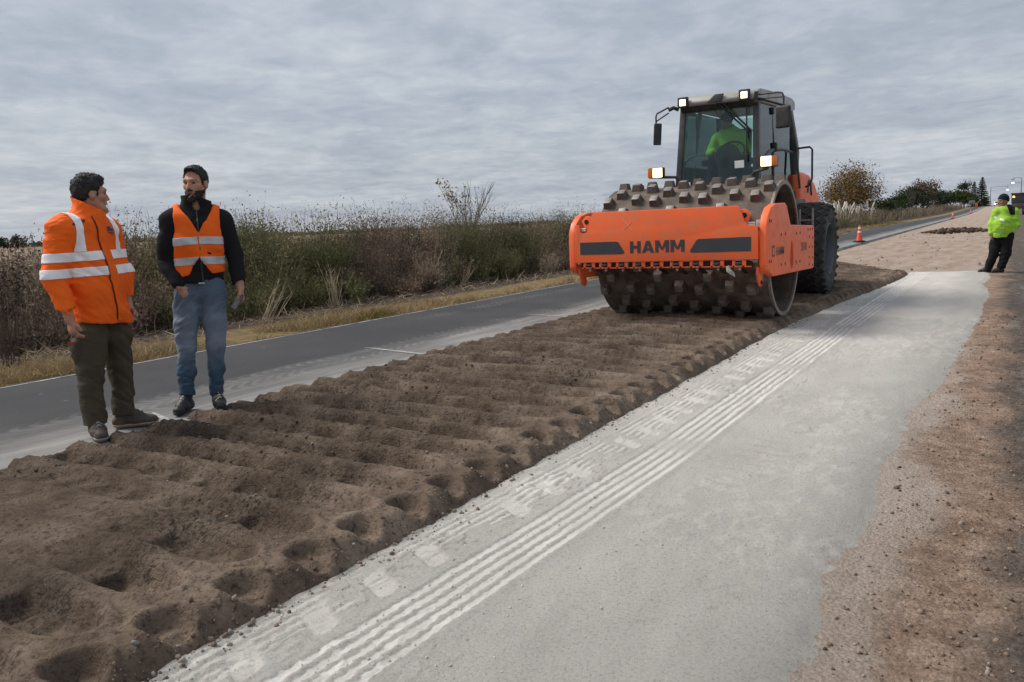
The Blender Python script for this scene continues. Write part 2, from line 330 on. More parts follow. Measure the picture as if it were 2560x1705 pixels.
# soil bed with the prints of the padded drum
def soil_edges(Y):
    xl = -5.28+.16*(fbm(Y*1.3, Y*0+.5, 41, 4)-.5)+.05*(vn(Y*6, Y*0, 43)-.5)
    xr = -2.27+.60*sstep(9, 20, Y)+.05*(fbm(Y*3.0, Y*0+.2, 42, 4)-.5)
    return xl, xr
def soil_z(X, Y):
    xl, xr = soil_edges(Y)
    zl = -.05+.10*sstep(-.02, .17, X-xl); zr = -.110+.140*sstep(-.03, .13, xr-X)
    base = np.minimum(zl, zr)+.02*np.sin((X-xl)/(xr-xl)*3.14)
    s = xr-X; p = .33; dm = 1-.88*sstep(3.0, 2.2, Y)*sstep(.75, 1.0, s)
    ph = (Y+.07*(fbm(X*1.1, Y*.6, 51)-.5)*2*sstep(.2, .8, s))/p; ri = np.floor(ph).astype(np.int64); v = (ph-ri-.5)*p; rnd = _h(ri, ri*0, 3, 77)
    # long troughs across the bed, each with a rounded end near the right edge
    end = .30+.10*(rnd-.5); u = np.minimum(0, s-end-.12); wv = .098+.02*(fbm(X*2.5, Y*1.2, 57)-.5)*2
    rad = np.sqrt((u/.13)**2+(v/wv)**2); edge = sstep(.80, .52, s)
    dep = .074*(.75+.5*rnd)*(edge+(1-edge)*(.70+.6*fbm(X*2.2, Y*1.6, 58))*(.30+.85*sstep(-.75, .45, np.cos(2*np.pi*s/.27+np.pi*(ri % 2)))))
    z = base-dm*sstep(1.22, .68, rad)*dep+dm*np.exp(-((rad-1.35)/.22)**2)*.014
    # small dents outside them, half a row further on
    ph2 = Y/p+.5; r2 = np.floor(ph2).astype(np.int64); v2 = (ph2-r2-.5)*p; rn2 = _h(r2, r2*0, 5, 78)
    rad2 = np.sqrt(((s-.145-.03*(rn2-.5))/.080)**2+(v2/.088)**2)
    z = z-sstep(1.2, .6, rad2)*.075*(.6+.6*rn2)+np.exp(-((rad2-1.3)/.2)**2)*.013
    z = np.where(s > .03, np.maximum(z, -.064-.12*sstep(.12, .4, s)), z)
    yw = Y+.07*(fbm(X*1.1, Y*.6, 51)-.5)*2+.03*(fbm(X*4, Y*3, 55)-.5); ridge = 1.3-2.2*np.abs(np.sin(np.pi*yw/.33))**.75
    z = z+.028*ridge*sstep(.5, .9, s)*sstep(.0, .5, X-xl)*dm*(.7+.6*fbm(X*1.5, Y*1.5, 56))
    rough = (.35+.9*sstep(.38, .62, fbm(X*1.2, Y*1.2, 61)))*(.3+.7*sstep(.35, .7, s))
    z = z+rough*(.026*(fbm(X*7, Y*7, 62, 4, .55)-.5)*sstep(.25, .6, s)+.024*(fbm(X*24, Y*24, 63, 3, .6)-.5))
    cl = fbm(X*30, Y*30, 66, 2); z = z+.014*sstep(.66, .85, cl)*rough
    ye = 23.2-3.0*sstep(-3.9, -1.7, X)+.4*(fbm(X*2, X*0, 71)-.5)
    z = z-.16*sstep(ye-1.1, ye, Y)
    out = np.maximum(sstep(0, -.06, X-xl), sstep(0, -.05, xr-X))
    return z-.05*out
sx_, sy_ = np.linspace(-5.43, -1.60, 275), geo_rows(.95, 23.5, 830)
soil = sheet('soil_bed', sx_, sy_, soil_z, soil_mat(), 'bed of brown loose soil pressed into rows by the padded drum')
X, Y = np.meshgrid(sx_, sy_); sm = (sstep(.75, .42, soil_edges(Y)[1]-X)*.85).ravel()
a = soil.data.color_attributes.new('Col', 'FLOAT_COLOR', 'POINT')
a.data.foreach_set('color', np.stack([sm, sm, sm, np.ones_like(sm)], 1).astype(np.float32).ravel())
# cement powder spread over the right half of the lane
def cem_track(Y): return np.interp(Y, [0, 1.86, 4.42, 7.47, 17.6, 25], [-1.84, -1.79, -1.68, -1.65, -1.50, -1.42])
def cem_fields(X, Y):
    xt = cem_track(Y); d = X-xt
    brk = sstep(.10, .16, np.abs(((Y-4.75)/2.9)-np.round((Y-4.75)/2.9))*2.9+.06*(fbm(X*9, Y*6, 110)-.5)*2)
    m1 = sstep(.150, .135, np.abs(d))*(.25+.75*np.maximum(brk, sstep(3.2, 3.0, Y)))
    zig = .0035*np.sin(Y*2*np.pi/.06)+.010*(fbm(Y*2.5, Y*0, 105)-.5)+.006*(fbm(X*20, Y*14, 111)-.5)
    ribs = sstep(-.55, -.15, np.cos(2*np.pi*(d+zig)/.060))*m1                  # flat pressed bands between rough grooves
    d2 = d+.35; m2 = sstep(.17, .14, np.abs(d2))
    pp = (Y+d2*.55)/.33+.12*(fbm(X*4, Y*3, 101)-.5); fr = pp-np.floor(pp)
    lug = (_h(np.floor(pp).astype(np.int64), np.floor(pp).astype(np.int64)*0, 1, 9) > .3)*sstep(.02, .06, fr)*sstep(.44, .38, fr)*sstep(-.10, -.06, d2)*sstep(.155, .12, d2+.10*np.abs(fr-.22))
    r2 = sstep(-.3, .1, np.cos(2*np.pi*(d2+zig)/.052))*m2*(1-lug)*sstep(.11, .07, d2)*sstep(.36, .5, fbm(X*5, Y*4, 91, 3))
    return m1, ribs, r2, lug*m2, d, d2
def cem_z(X, Y):
    m1, ribs, m2, lug, d, d2 = cem_fields(X, Y)
    z = -.066+.010*(fbm(X*2.2, Y*1.2, 92)-.5)+.005*(fbm(X*12, Y*8, 93, 3)-.5)
    z = z-ribs*.0036+(m1-ribs)*.003*(fbm(X*60, Y*60, 112, 2)-.3)-m2*.0045-lug*.009
    edge1 = np.exp(-((np.abs(d)-.155)/.022)**2); z = z+edge1*.006
    crk = np.abs(fbm(X*9, Y*5, 94, 3)-.5); area = sstep(.54, .68, fbm(X*1.1, Y*.9, 95))+sstep(.2, .1, np.abs(d2))*.8
    z = z-.010*sstep(.022, .006, crk)*np.clip(area, 0, 1)+.007*(fbm(X*26, Y*14, 106, 3, .6)-.5)
    rip = np.sin((Y*1.0+X*.25)*2*np.pi/.13+3*fbm(X*2, Y*2, 97))*np.exp(-((X-(-1.22+.012*Y))/.16)**2)*sstep(.42, .6, fbm(X*.5, Y*.7, 98)); z = z+.008*rip
    flk = sstep(.56, .60, fbm(X*20, Y*11, 99, 3))*sstep(.48, .62, fbm(X*1.2, Y*.8, 96)); z = z+.006*flk
    xe = -.50+.33*sstep(4, 14, Y)+.20*(fbm(Y*.7, Y*0+3, 81, 3)-.5)+.07*(fbm(X*9, Y*7, 82, 4, .6)-.5)
    z = z-.045*sstep(xe-.16, xe+.10, X)+.008*(fbm(X*30, Y*22, 85, 3)-.5)*sstep(xe-.25, xe, X)
    xr_ = soil_edges(Y)[1]; z = z-.09*sstep(xr_-.05, xr_-.14, X); ye = 20.4+1.0*(fbm(X*.8, X*0, 83)-.5); z = z-.06*sstep(ye-.3, ye+.1, Y)
    return z
cx, cy = np.concatenate([np.linspace(-2.42, -1.30, 165), np.linspace(-1.29, .12, 90)]), geo_rows(1.05, 22, 690)
cem = sheet('cement_layer', cx, cy, cem_z, cement_mat(), 'pale grey cement powder spread along the lane with tyre tracks in it')
X, Y = np.meshgrid(cx, cy); m1, ribs, m2, lug, d, d2 = cem_fields(X, Y)
pr = np.clip((ribs*.7+m2*.55+lug*.5)*(.55+.8*fbm(X*6, Y*4, 108))+.2*sstep(.56, .6, fbm(X*20, Y*11, 99, 3))*sstep(.52, .64, fbm(X*1.2, Y*.8, 96)), 0, 1).ravel()
a = cem.data.color_attributes.new('Col', 'FLOAT_COLOR', 'POINT')
a.data.foreach_set('color', np.stack([pr, pr, pr, np.ones_like(pr)], 1).astype(np.float32).ravel())
# painted edge line and the remains of the centre dashes, thin sheets on the asphalt
PAINT = std('worn_road_paint', (.46, .46, .45), .8, var=.25, vs_=14, dirt=(.09, .09, .09), dirtamt=.95, dscale=5)
def strip_sheet(name, x0, x1, y0, y1, label, wob=.012, z=.006, n=40):
    ys = np.linspace(y0, y1, n) if y0 < 1 or y1/y0 < 3 else geo_rows(y0, y1, n)
    V = []; F = []
    for i, yy in enumerate(ys):
        wl, wr = wob*(vn(np.array([yy*5.0]), np.array([x0*7]), 5)[0]-.5), wob*(vn(np.array([yy*6.0]), np.array([x1*9]), 6)[0]-.5)
        for xx in (x0+wl, x1+wr): V.append((xx, yy, float(road_z(np.array([xx]), np.array([yy]))[0])+z))
        if i: F.append((2*i-2, 2*i-1, 2*i+1, 2*i))
    return tag(np_mesh(name, V, F, PAINT), label, None, None, 'structure')
strip_sheet('road_marking', -8.15, -8.115, 1.5, 700, 'thin pale painted line along the far edge of the asphalt', .02, .005, 260)
CHALK = std('white_lime_line', (.36, .355, .35), .9, var=.15, vs_=9, dirt=(.22, .22, .215), dirtamt=.8, dscale=11)
for (xa, xb, ya, yb) in ((-5.62, -5.12, 3.90, 3.72), (-6.25, -5.15, 7.12, 6.92), (-6.05, -5.1, 10.55, 10.35)):
    V = []; F = []
    for i in range(24):
        t = i/23; hw = (.020+.02*random.random())*(.25+.75*math.sin(min(1, t*2.2)*math.pi/2)); yc = ya+(yb-ya)*t
        for sg in (-1, 1): V.append((xa+(xb-xa)*t, yc+sg*hw, float(road_z(np.array([xa+(xb-xa)*t]), np.array([yc]))[0])+.006))
        if i: F.append((2*i-2, 2*i, 2*i+1, 2*i-1))
    tag(np_mesh('road_marking', V, F, CHALK), 'short white line chalked across the asphalt beside the soil bed', None, None, 'structure')
# stones and clods: nobody could count them
ICO = None
def icosa():
    bm = bmesh.new(); bmesh.ops.create_icosphere(bm, subdivisions=1, radius=1); V = np.array([v.co[:] for v in bm.verts]); F = np.array([[v.index for v in f.verts] for f in bm.faces]); bm.free(); return V, F
IV, IF = icosa()
def pebbles(name, P, S, cols, mat, label):
    n = len(P); R = RNG.normal(size=(n, 3, 3)); Q = np.linalg.qr(R)[0]
    V = IV[None]*(1+.45*(RNG.random((n, len(IV), 1))-.5))*np.array([1, .8, .62]); V = np.einsum('nij,nkj->nki', Q, V)*S[:, None, None]+P[:, None]
    F = (IF[None]+np.arange(n)[:, None, None]*len(IV)).reshape(-1, 3)
    return tag(np_mesh(name, V.reshape(-1, 3), F, mat, None, np.repeat(cols, len(IV), 0), smooth=False), label, None, None, 'stuff')
STONE = attr_mat('stone_and_clod', .95)
def pick(pal, n, jit=.25):
    pal = np.array(pal); c = pal[RNG.integers(0, len(pal), n)]; return np.clip(c*(1+jit*(RNG.random((n, 1))*2-1)), 0, 1)
n = 5000; yy = 1.0+8.5*RNG.random(n)**1.8; xx = -5.2+2.85*RNG.random(n)
keep = fbm(xx*1.4, yy*1.4, 33) > .45; xx, yy = xx[keep], yy[keep]; ss = .003+.013*RNG.random(len(xx))**5
pebbles('gravel', np.stack([xx, yy, soil_z(xx, yy)+ss*.2], 1), ss, pick([(.05, .05, .055), (.1, .09, .08), (.16, .11, .08), (.12, .085, .06), (.14, .10, .075), (.30, .25, .21)], len(xx)), STONE, 'dark gravel and soil crumbs lying in the pressed soil')
n = 1100; yy = 1.2+10*RNG.random(n)**1.5; xr_ = soil_edges(yy)[1]; xx = xr_-.05+.10*RNG.normal(size=n)*.6+.02; ss = .004+.012*RNG.random(n)**5
pebbles('soil_crumbs', np.stack([xx, yy, np.maximum(soil_z(xx, yy), cem_z(xx, yy))+ss*.2], 1), ss, pick([(.2, .15, .115), (.14, .10, .075), (.30, .27, .24), (.24, .18, .14)], n), STONE, 'crumbs of soil fallen along the right edge of the soil bed')
n = 4500; yy = 1.3+11*RNG.random(n)**1.6; xx = -.46+.85*RNG.random(n)**.9; ss = (.0025+.009*RNG.random(n)**4+.014*RNG.random(n)**40)
pebbles('clods', np.stack([xx, yy, sub_z(xx, yy)+ss*.25], 1), ss, pick([(.26, .18, .13), (.18, .125, .09), (.1, .08, .065), (.22, .16, .12), (.30, .25, .21)], n), STONE, 'loose clods and stones scattered over the right shoulder')
n = 900; t = RNG.random(n); xx = -4.1+3.8*t; yy = 52.8+1.1*RNG.normal(size=n)*(.5+np.sin(t*3.1)); ss = .03+.15*RNG.random(n)**2.5*np.sin(t*3.1)*(.3+1.2*fbm(xx*1.6, yy*.6, 140))
pebbles('clod_row', np.stack([xx, yy, sub_z(xx, yy)+ss*.4+.10*RNG.random(n)*np.sin(t*3.1)], 1), ss, pick([(.05, .035, .028), (.08, .055, .042), (.12, .085, .065)], n), STONE, 'low dark row of clods lying across the pinkish earth lane')
n = 160; xx = -4.6+4.6*RNG.random(n); yy = 21+30*RNG.random(n)**1.5; ss = .012+.04*RNG.random(n)**3
pebbles('scattered_clods', np.stack([xx, yy, sub_z(xx, yy)+ss*.3], 1), ss, pick([(.05, .035, .028), (.12, .09, .07), (.3, .26, .23)], n), STONE, 'few dark clods strewn over the earth beyond the soil bed')
n = 2600; yy = 1.3+7*RNG.random(n)**1.6; xx = -2.2+1.75*RNG.random(n); keep = fbm(xx*1.6, yy*1.2, 133) > .47; xx, yy = xx[keep], yy[keep]; ss = .0018+.006*RNG.random(len(xx))**4
pebbles('cement_crumbs', np.stack([xx, yy, cem_z(xx, yy)+ss*.3], 1), ss, pick([(.50, .475, .44), (.42, .40, .37), (.58, .55, .51)], len(xx), .12), STONE, 'small crumbs of cement powder lying on the grey layer')
# ================================================================== THE ROLLER (local: x across, y along the road from the drum axle, z up)
ORANGE = std('orange_machine_paint', (.95, .15, .036), .42, var=.05, vs_=3, dirt=(.46, .22, .13), dirtamt=.42, dscale=8, bs=.05, bscale=40)
DKGREY = std('dark_grey_decal', (.045, .048, .055), .5, var=.1)
BLACKM = std('black_metal', (.018, .018, .02), .45, var=.2, dirt=(.12, .10, .085), dirtamt=.5)
PILLAR = std('cab_frame_grey', (.05, .052, .058), .4, var=.12, dirt=(.16, .14, .12), dirtamt=.4)
ROOFM = std('cab_roof_silver', (.34, .335, .32), .38, var=.08, dirt=(.16, .15, .13), dirtamt=.35)
STEEL = std('bare_steel', (.45, .44, .43), .35, .8, var=.2, vs_=30, dirt=(.13, .10, .08), dirtamt=.7, dscale=20)
DRUMM = std('muddy_drum_steel', (.105, .082, .066), .75, .1, var=.35, vs_=6, bs=.5, bscale=30, dirt=(.20, .15, .115), dirtamt=.8, dscale=6)
PADTOP = std('worn_pad_face', (.25, .24, .23), .5, .3, var=.3, vs_=45, dirt=(.12, .09, .07), dirtamt=.9, dscale=22)
RUBBER = std('dusty_rubber', (.028, .027, .026), .85, var=.3, vs_=8, dirt=(.13, .115, .095), dirtamt=.75, dscale=5, bs=.3, bscale=60)
INTER = std('cab_interior', (.022, .024, .025), .7, var=.2)
WHITEP = std('white_sheet', (.78, .78, .76), .7, var=.05)
GREEND = std('green_dot', (.02, .30, .06), .5, var=.05)
AMBER = std('amber_lens', (.75, .17, .02), .25, var=.08)
GLASS = glassm('tinted_cab_glass', (.76, .88, .86), .015); LAMP = emit('lit_lamp', (1.0, .84, .58), 1.3); LAMPH = emit('lit_headlamp', (1.0, .74, .42), 1.5)
HOLE = std('bolt_hole_black', (.03, .012, .008), .9, var=.1)
roller = empty('road_roller', (-3.52, 10.85, 0), 0, 'orange single drum soil compactor with padded steel drum working on the soil bed', 'road roller')
R_ = roller
# front plate
pl = [(-1.145, .815), (1.15, .825), (1.15, 1.205), (1.04, 1.215), (1.0, 1.26), (.955, 1.395), (.93, 1.428), (.89, 1.438), (-.86, 1.438), (-.89, 1.425), (-.925, 1.35), (-.945, 1.25), (-.98, 1.19), (-1.03, 1.18), (-1.065, 1.20), (-1.075, 1.285), (-1.145, 1.29)]
plate = MB().prism(pl, 'y', -1.44, -1.405).build('front_plate', ORANGE, R_, .008)
MB().prism([(-1.07, .915), (-.50, .915), (-.475, .925), (-.47, .94), (-.545, 1.06), (-.565, 1.07), (-1.07, 1.07)], 'y', -1.4425, -1.439).build('decal_bar', DKGREY, plate)
MB().prism([(1.075, .918), (.385, .914), (.365, .922), (.36, .94), (.44, 1.06), (.465, 1.073), (1.075, 1.082)], 'y', -1.4425, -1.439).build('decal_bar', DKGREY, plate)
GL = {'H': [[(0, 0), (.045, 0), (.045, .145), (0, .145)], [(.095, 0), (.14, 0), (.14, .145), (.095, .145)], [(.044, .055), (.096, .055), (.096, .092), (.044, .092)]],
      'A': [[(0, 0), (.046, 0), (.098, .145), (.056, .145)], [(.112, 0), (.158, 0), (.102, .145), (.06, .145)], [(.03, .026), (.128, .026), (.116, .056), (.042, .056)]],
      'M': [[(0, 0), (.044, 0), (.044, .145), (0, .145)], [(.131, 0), (.175, 0), (.175, .145), (.131, .145)], [(0.001, .145), (.052, .145), (.1, .03), (.075, .03)], [(.174, .145), (.123, .145), (.075, .03), (.1, .03)]]}
xo = -.395
for q, ch in enumerate('HAMM'):
    lm = MB()
    for j, pg in enumerate(GL[ch]): lm.prism([(xo+a, .924+b+.0012*q) for a, b in pg], 'y', -1.4425-.0003*j, -1.439)
    lm.build('letter', DKGREY, plate); xo += {'H': .155, 'A': .170, 'M': .192}[ch]
SCR = std('scratch', (.80, .42, .30), .8, var=.05)
for a, b in (((-.50, 1.36), (-.365, 1.20)), ((-.375, 1.30), (-.475, 1.215))):
    MB().tube([(a[0], -1.441, a[1]), ((a[0]+b[0])/2+.004, -1.441, (a[1]+b[1])/2), (b[0], -1.441, b[1])], .0028, 5).build('scratch', SCR, plate)
# side plates with rounded front edge, slot, bolt holes
side = [(-1.41, .75), (-1.36, .69), (-1.08, .605), (1.25, .547), (1.29, .585), (1.29, 1.12), (1.25, 1.147), (-.16, 1.185), (-.22, 1.21), (-.42, 1.43), (-.50, 1.455), (-.98, 1.445), (-1.2, 1.405), (-1.34, 1.31), (-1.41, 1.18)]
def tear(cy, z0, z1, wd, n=20):
    P = []
    for i in range(n):
        t = 2*math.pi*i/n; z = z0+(z1-z0)*(1-math.cos(t))/2; k = (z-z0)/(z1-z0)
        P.append((cy+math.sin(t)*wd*(1.0-.55*k), z))
    return P
for sx in (1, -1):
    s_ = MB().prism(side, 'x', sx*1.155, sx*1.245).build('side_plate', ORANGE, R_, .022, 3)
    cut = MB().prism(tear(-.14, .63, .99, .125), 'x', sx*1.0, sx*1.4).build('cut', HOLE, R_)
    mod = s_.modifiers.new('b', 'BOOLEAN'); mod.object = cut; mod.operation = 'DIFFERENCE'; mod.solver = 'EXACT'
    bpy.context.view_layer.update(); me = bpy.data.meshes.new_from_object(s_.evaluated_get(bpy.context.evaluated_depsgraph_get()))
    s_.modifiers.clear(); s_.data = me; bpy.data.objects.remove(cut); me.set_sharp_from_angle(angle=math.radians(35))
    MB().prism([(-1.30, .82), (.2, .80), (.2, 1.12), (-1.30, 1.14)], 'x', sx*1.10, sx*1.125).build('inner_panel', ORANGE, s_, .004)
    for (y, z) in [(-1.3, 1.25), (-1.22, 1.25), (-.72, 1.08), (-.5, 1.08), (.12, 1.07), (.34, 1.07), (.85, 1.10), (1.0, 1.10), (1.15, 1.10), (.95, 1.0), (1.18, .98), (.95, .86), (1.18, .85), (-1.3, .79), (-1.22, .79), (-.72, .72), (-.5, .72), (.12, .70), (.34, .70), (.95, .72), (1.18, .70), (.95, .62), (1.18, .60)]:
        MB().lathe([(.0, sx*.002), (.019, sx*.002), (.019, -sx*.004)], (sx*1.2455, y, z), 'x', 12).build('bolt_hole', HOLE, s_)
    if sx > 0:
        text_mesh('lettering', 'HAMM', .2, DKGREY, s_, (1.2462, -.98, .84), (math.pi/2, 0, math.pi/2), .001, .003, (.40, .10))
        text_mesh('lettering', '3518', .2, DKGREY, s_, (1.2462, .42, .83), (math.pi/2, 0, math.pi/2), .001, .003, (.34, .11))
        MB().box((1.2465, -1.12, .90), (.002, .12, .13)).build('decal_bar', DKGREY, s_)
        MB().box((1.2475, -1.12, .90), (.002, .07, .08)).build('decal_inset', ORANGE, s_)
        MB().box((1.2465, -1.2, 1.36), (.003, .07, .05)).build('reflector', AMBER, s_)
        MB().box((1.2465, -.34, 1.10), (.003, .015, .07)).build('scrape', SCR, s_)
    MB().prism([(-1.39, .74), (-1.2, .70), (-1.18, .52), (-1.25, .50), (-1.32, .56)], 'x', sx*1.11, sx*1.14).build('tow_lug', ORANGE, s_, .01)
    MB().lathe([(.0, .0), (.025, 0), (.025, .012), (.0, .012)], (sx*1.14 if sx > 0 else sx*1.152, -1.26, .55), 'x', 12).build('lug_hole', HOLE, s_)
    # lifting eye behind the plate corner
    e = MB().prism([(sx*.90, 1.22), (sx*.93, 1.39), (sx*1.0, 1.40), (sx*1.06, 1.34), (sx*1.02, 1.24), (sx*1.02, 1.2)], 'y', -1.40, -1.36).build('lifting_eye', ORANGE, R_, .008)
    MB().lathe([(0, 0), (.03, 0), (.03, .05), (0, .05)], (sx*.99, -1.405, 1.325), 'y', 14).build('eye_hole', HOLE, e)
    for z in (1.235, 1.215): MB().tube([(sx*1.0, -1.40, z), (sx*1.11, -1.40, z-.004)], .018, 8).build('hex_bolt', STEEL, R_)
    MB().tube([(sx*1.05, -1.38, .80), (sx*1.13, -1.38, .798)], .016, 8).build('hex_bolt', STEEL, R_)
# scraper comb under the plate
comb = MB().box((-.0, -1.375, .772), (2.16, .05, .075)).build('scraper_bar', HOLE, R_, .004)
MB().box((0, -1.40, .745), (2.14, .03, .014)).build('bar_lip', ORANGE, comb, .003)
for v in (260, 465, 680, 890, 1110, 1340, 1570, 1805, 2045):
    x = -1.07+(1420+v/4.752-1454)*.005035
    MB().box((x-.055, -1.405, .776), (.035, .045, .078)).box((x+.062, -1.405, .776), (.045, .045, .078)).box((x, -1.405, .748), (.15, .045, .022)).build('clamp', ORANGE, comb, .004)
    MB().box((x, -1.43, .782), (.075, .035, .028), Matrix.Rotation(-.12, 3, 'Y')).build('clamp_block', DKGREY, comb, .006)
    MB().tube([(x+.012, -1.41, .735), (x+.014, -1.41, .700)], .011, 6).tube([(x+.012, -1.41, .722), (x+.012, -1.41, .712)], .02, 6).build('hex_bolt', STEEL, comb)
    MB().box((x, -1.20, .70), (.06, .30, .02), Matrix.Rotation(-.35, 3, 'X')).build('scraper_tine', BLACKM, comb)
RAG = std('torn_plastic', (.42, .40, .37), .8, var=.3, vs_=30)
MB().tube([(.80, -1.42, .755), (.815, -1.43, .70), (.86, -1.42, .66), (.885, -1.42, .63)], [.02, .03, .022, .004], 7, flat=.5).build('plastic_scrap', RAG, comb)
# rear crossbeam and frame of the drum
MB().box((0, 1.24, .88), (2.32, .07, .46)).build('rear_crossbeam', ORANGE, R_, .01)
for sx in (-1, 1): MB().box((sx*1.07, -.1, .88), (.05, .5, .34)).build('drum_carrier', BLACKM, R_, .01)
# drum
RAD, ZC = .86, .885
drum = MB().lathe([(RAD, -1.12), (RAD, 1.12), (RAD-.006, 1.125), (RAD-.035, 1.125), (RAD-.04, 1.12), (RAD-.06, .80), (.10, .66), (.10, -.66), (RAD-.06, -.80), (RAD-.04, -1.12)], (0, 0, ZC), 'x', 96, True).build('drum', DRUMM, R_, sharp=30)
rim = MB().lathe([(RAD+.004, 1.10), (RAD+.004, 1.13), (RAD-.05, 1.13), (RAD-.05, 1.10)], (0, 0, ZC), 'x', 96, True).build('drum_rim', std('worn_rim_steel', (.26, .225, .19), .5, .4, var=.3, vs_=20), drum)
pm = MB().box((0, 0, .05), (.144, .150, .115), taper=.70); pad0 = pm.build('pad', DRUMM, drum, .012, 2)
pme = pad0.data; pme.materials.append(PADTOP)
for p in pme.polygons:
    if p.normal.z > .45 and p.center.z > .10: p.material_index = 1
first = True
PH = [19.0, 31.0, 6.6, 21.7, 39.6]
for i in range(17):
    for k in range(9):
        th = math.radians(PH[i % 5]+40*k)          # angle from straight down, towards the front
        d = Vector((0, -math.sin(th), -math.cos(th)))
        o = pad0 if first else pad0.copy()
        if not first: COL.objects.link(o)
        first = False
        o.parent = drum; o.location = Vector((-1.04+.13*i, 0, ZC))+d*(RAD-.02)
        o.rotation_euler = (math.pi/2*0+math.atan2(-d.y, d.z), random.uniform(-.03, .03), random.uniform(-.05, .05))
# articulation, rear frame, platform
MB().box((0, 1.55, .80), (.75, .62, .42)).box((-.0, 2.0, .95), (1.1, .8, .5)).build('articulation_joint', BLACKM, R_, .02)
for sx in (-1, 1):
    MB().tube([(sx*.55, 1.25, .80), (sx*.55, 2.2, .82)], .05, 10).tube([(sx*.55, 1.7, .81), (sx*.55, 2.3, .82)], .065, 10).build('steering_cylinder', BLACKM, R_)
for k in range(4):
    MB().tube([(.75+.04*k, 1.26, 1.02+.03*k), (.72+.05*k, 1.5, 1.16+.04*k), (.66+.04*k, 1.9, 1.20+.03*k), (.5, 2.3, 1.15)], .022, 8).build('hydraulic_hose', std('hose_rubber', (.03, .03, .032), .5), R_)
MB().box((.98, 1.62, 1.20), (.022, .022, .36)).box((1.16, 1.62, 1.20), (.022, .022, .36)).build('step_upright', STEEL, R_)
for z in (1.09, 1.22): MB().box((1.07, 1.62, z), (.18, .05, .018)).build('step_rung', STEEL, R_)
MB().box((.95, 1.62, 1.0), (.3, .3, .05)).build('step_plate', ORANGE, R_, .006)
MB().box((-.1, 2.35, 1.42), (1.6, 2.2, .26)).build('platform', BLACKM, R_, .02)
MB().box((0, 3.2, .82), (1.0, 2.6, .62)).build('rear_frame', BLACKM, R_, .02)
# hood
hp = [(3.30, 1.15), (3.30, 1.96), (3.6, 2.0), (4.1, 1.97), (4.55, 1.84), (4.95, 1.60), (5.2, 1.30), (5.25, 1.1)]
hood = MB().prism(hp, 'x', -.66, .64).build('engine_hood', ORANGE, R_, .07, 4)
MB().box((0, 4.4, 1.02), (1.25, 1.8, .3)).build('hood_skirt', BLACKM, R_, .02)
for dy, cc, off in ((0, DKGREY, 0), (.05, WHITEP, .001)):
    MB().tube([(.643+off, 3.86+dy, 1.66), (.643+off, 3.90+dy, 1.82), (.643+off, 3.98+dy, 1.88), (.643+off, 4.08+dy, 1.84), (.643+off, 4.12+dy, 1.70), (.643+off, 4.17+dy, 1.62)], .022, 6, flat=.12).build('hood_emblem', cc, hood)
text_mesh('lettering', 'HAMM', .2, DKGREY, hood, (.6425, 3.9, 1.44), (math.pi/2, 0, math.pi/2), .001, .002, (.36, .07))
# wheels
TY, TZ, TR = 3.15, .735, .745
blk = MB().box((0, 0, .012), (.150, .150, .045), taper=.84)
blk0 = blk.build('tread_block', RUBBER, None, .008, 1); blkme = blk0.data; bpy.data.objects.remove(blk0)
for sx in (1, -1):
    wh = empty('wheel', (sx*.85, TY, TZ)); wh.parent = R_
    w_ = .29
    MB().lathe([(.40, -w_+.03), (.43, -w_+.01), (.55, -w_-.02), (.66, -w_+.0), (.715, -w_+.06), (.725, -.1), (.728, 0), (.725, .1), (.715, w_-.06), (.66, w_), (.55, w_+.02), (.43, w_-.01), (.40, w_-.03)], (0, 0, 0), 'x', 72).build('tyre', RUBBER, wh, sharp=60)
    MB().lathe([(.42, w_-.02), (.405, w_-.0), (.39, w_-.03), (.385, .12), (.30, .10), (.29, .06), (.16, .06), (.15, .12), (0, .12)], (0, 0, 0), 'x', 48).lathe([(.42, -w_+.02), (.39, -w_+.03), (.385, -.12), (0, -.1)], (0, 0, 0), 'x', 48).build('rim', std('wheel_rim_grey', (.10, .105, .12), .5, .2, var=.2, dirt=(.22, .20, .17), dirtamt=.5), wh)
    if sx < 0: wh.rotation_euler = (0, 0, math.pi)
    for k in range(8):
        t = 2*math.pi*k/8; MB().tube([(.06, .22*math.cos(t), .22*math.sin(t)), (.095, .22*math.cos(t), .22*math.sin(t))], .018, 6).build('wheel_nut', STEEL, wh)
    NB = 26
    for c_ in range(5):
        for k in range(NB):
            t = 2*math.pi*(k+.5*(c_ % 2))/NB; o = link('tread_block', blkme, wh)
            x_ = -.23+.115*c_; rr = .715-(.03 if c_ in (0, 4) else 0)
            o.location = (x_, math.cos(t)*rr, math.sin(t)*rr)
            dd = Vector((0, math.cos(t), math.sin(t)))
            if c_ in (0, 4): dd = (dd+Vector((-.35 if c_ == 0 else .35, 0, 0))).normalized()
            tang = Vector((0, -math.sin(t), math.cos(t))); ax = tang.cross(dd).normalized()
            Mx = Matrix((ax, tang, dd)).transposed() @ Matrix.Rotation(math.pi/4, 3, 'Z'); o.rotation_euler = Mx.to_euler()
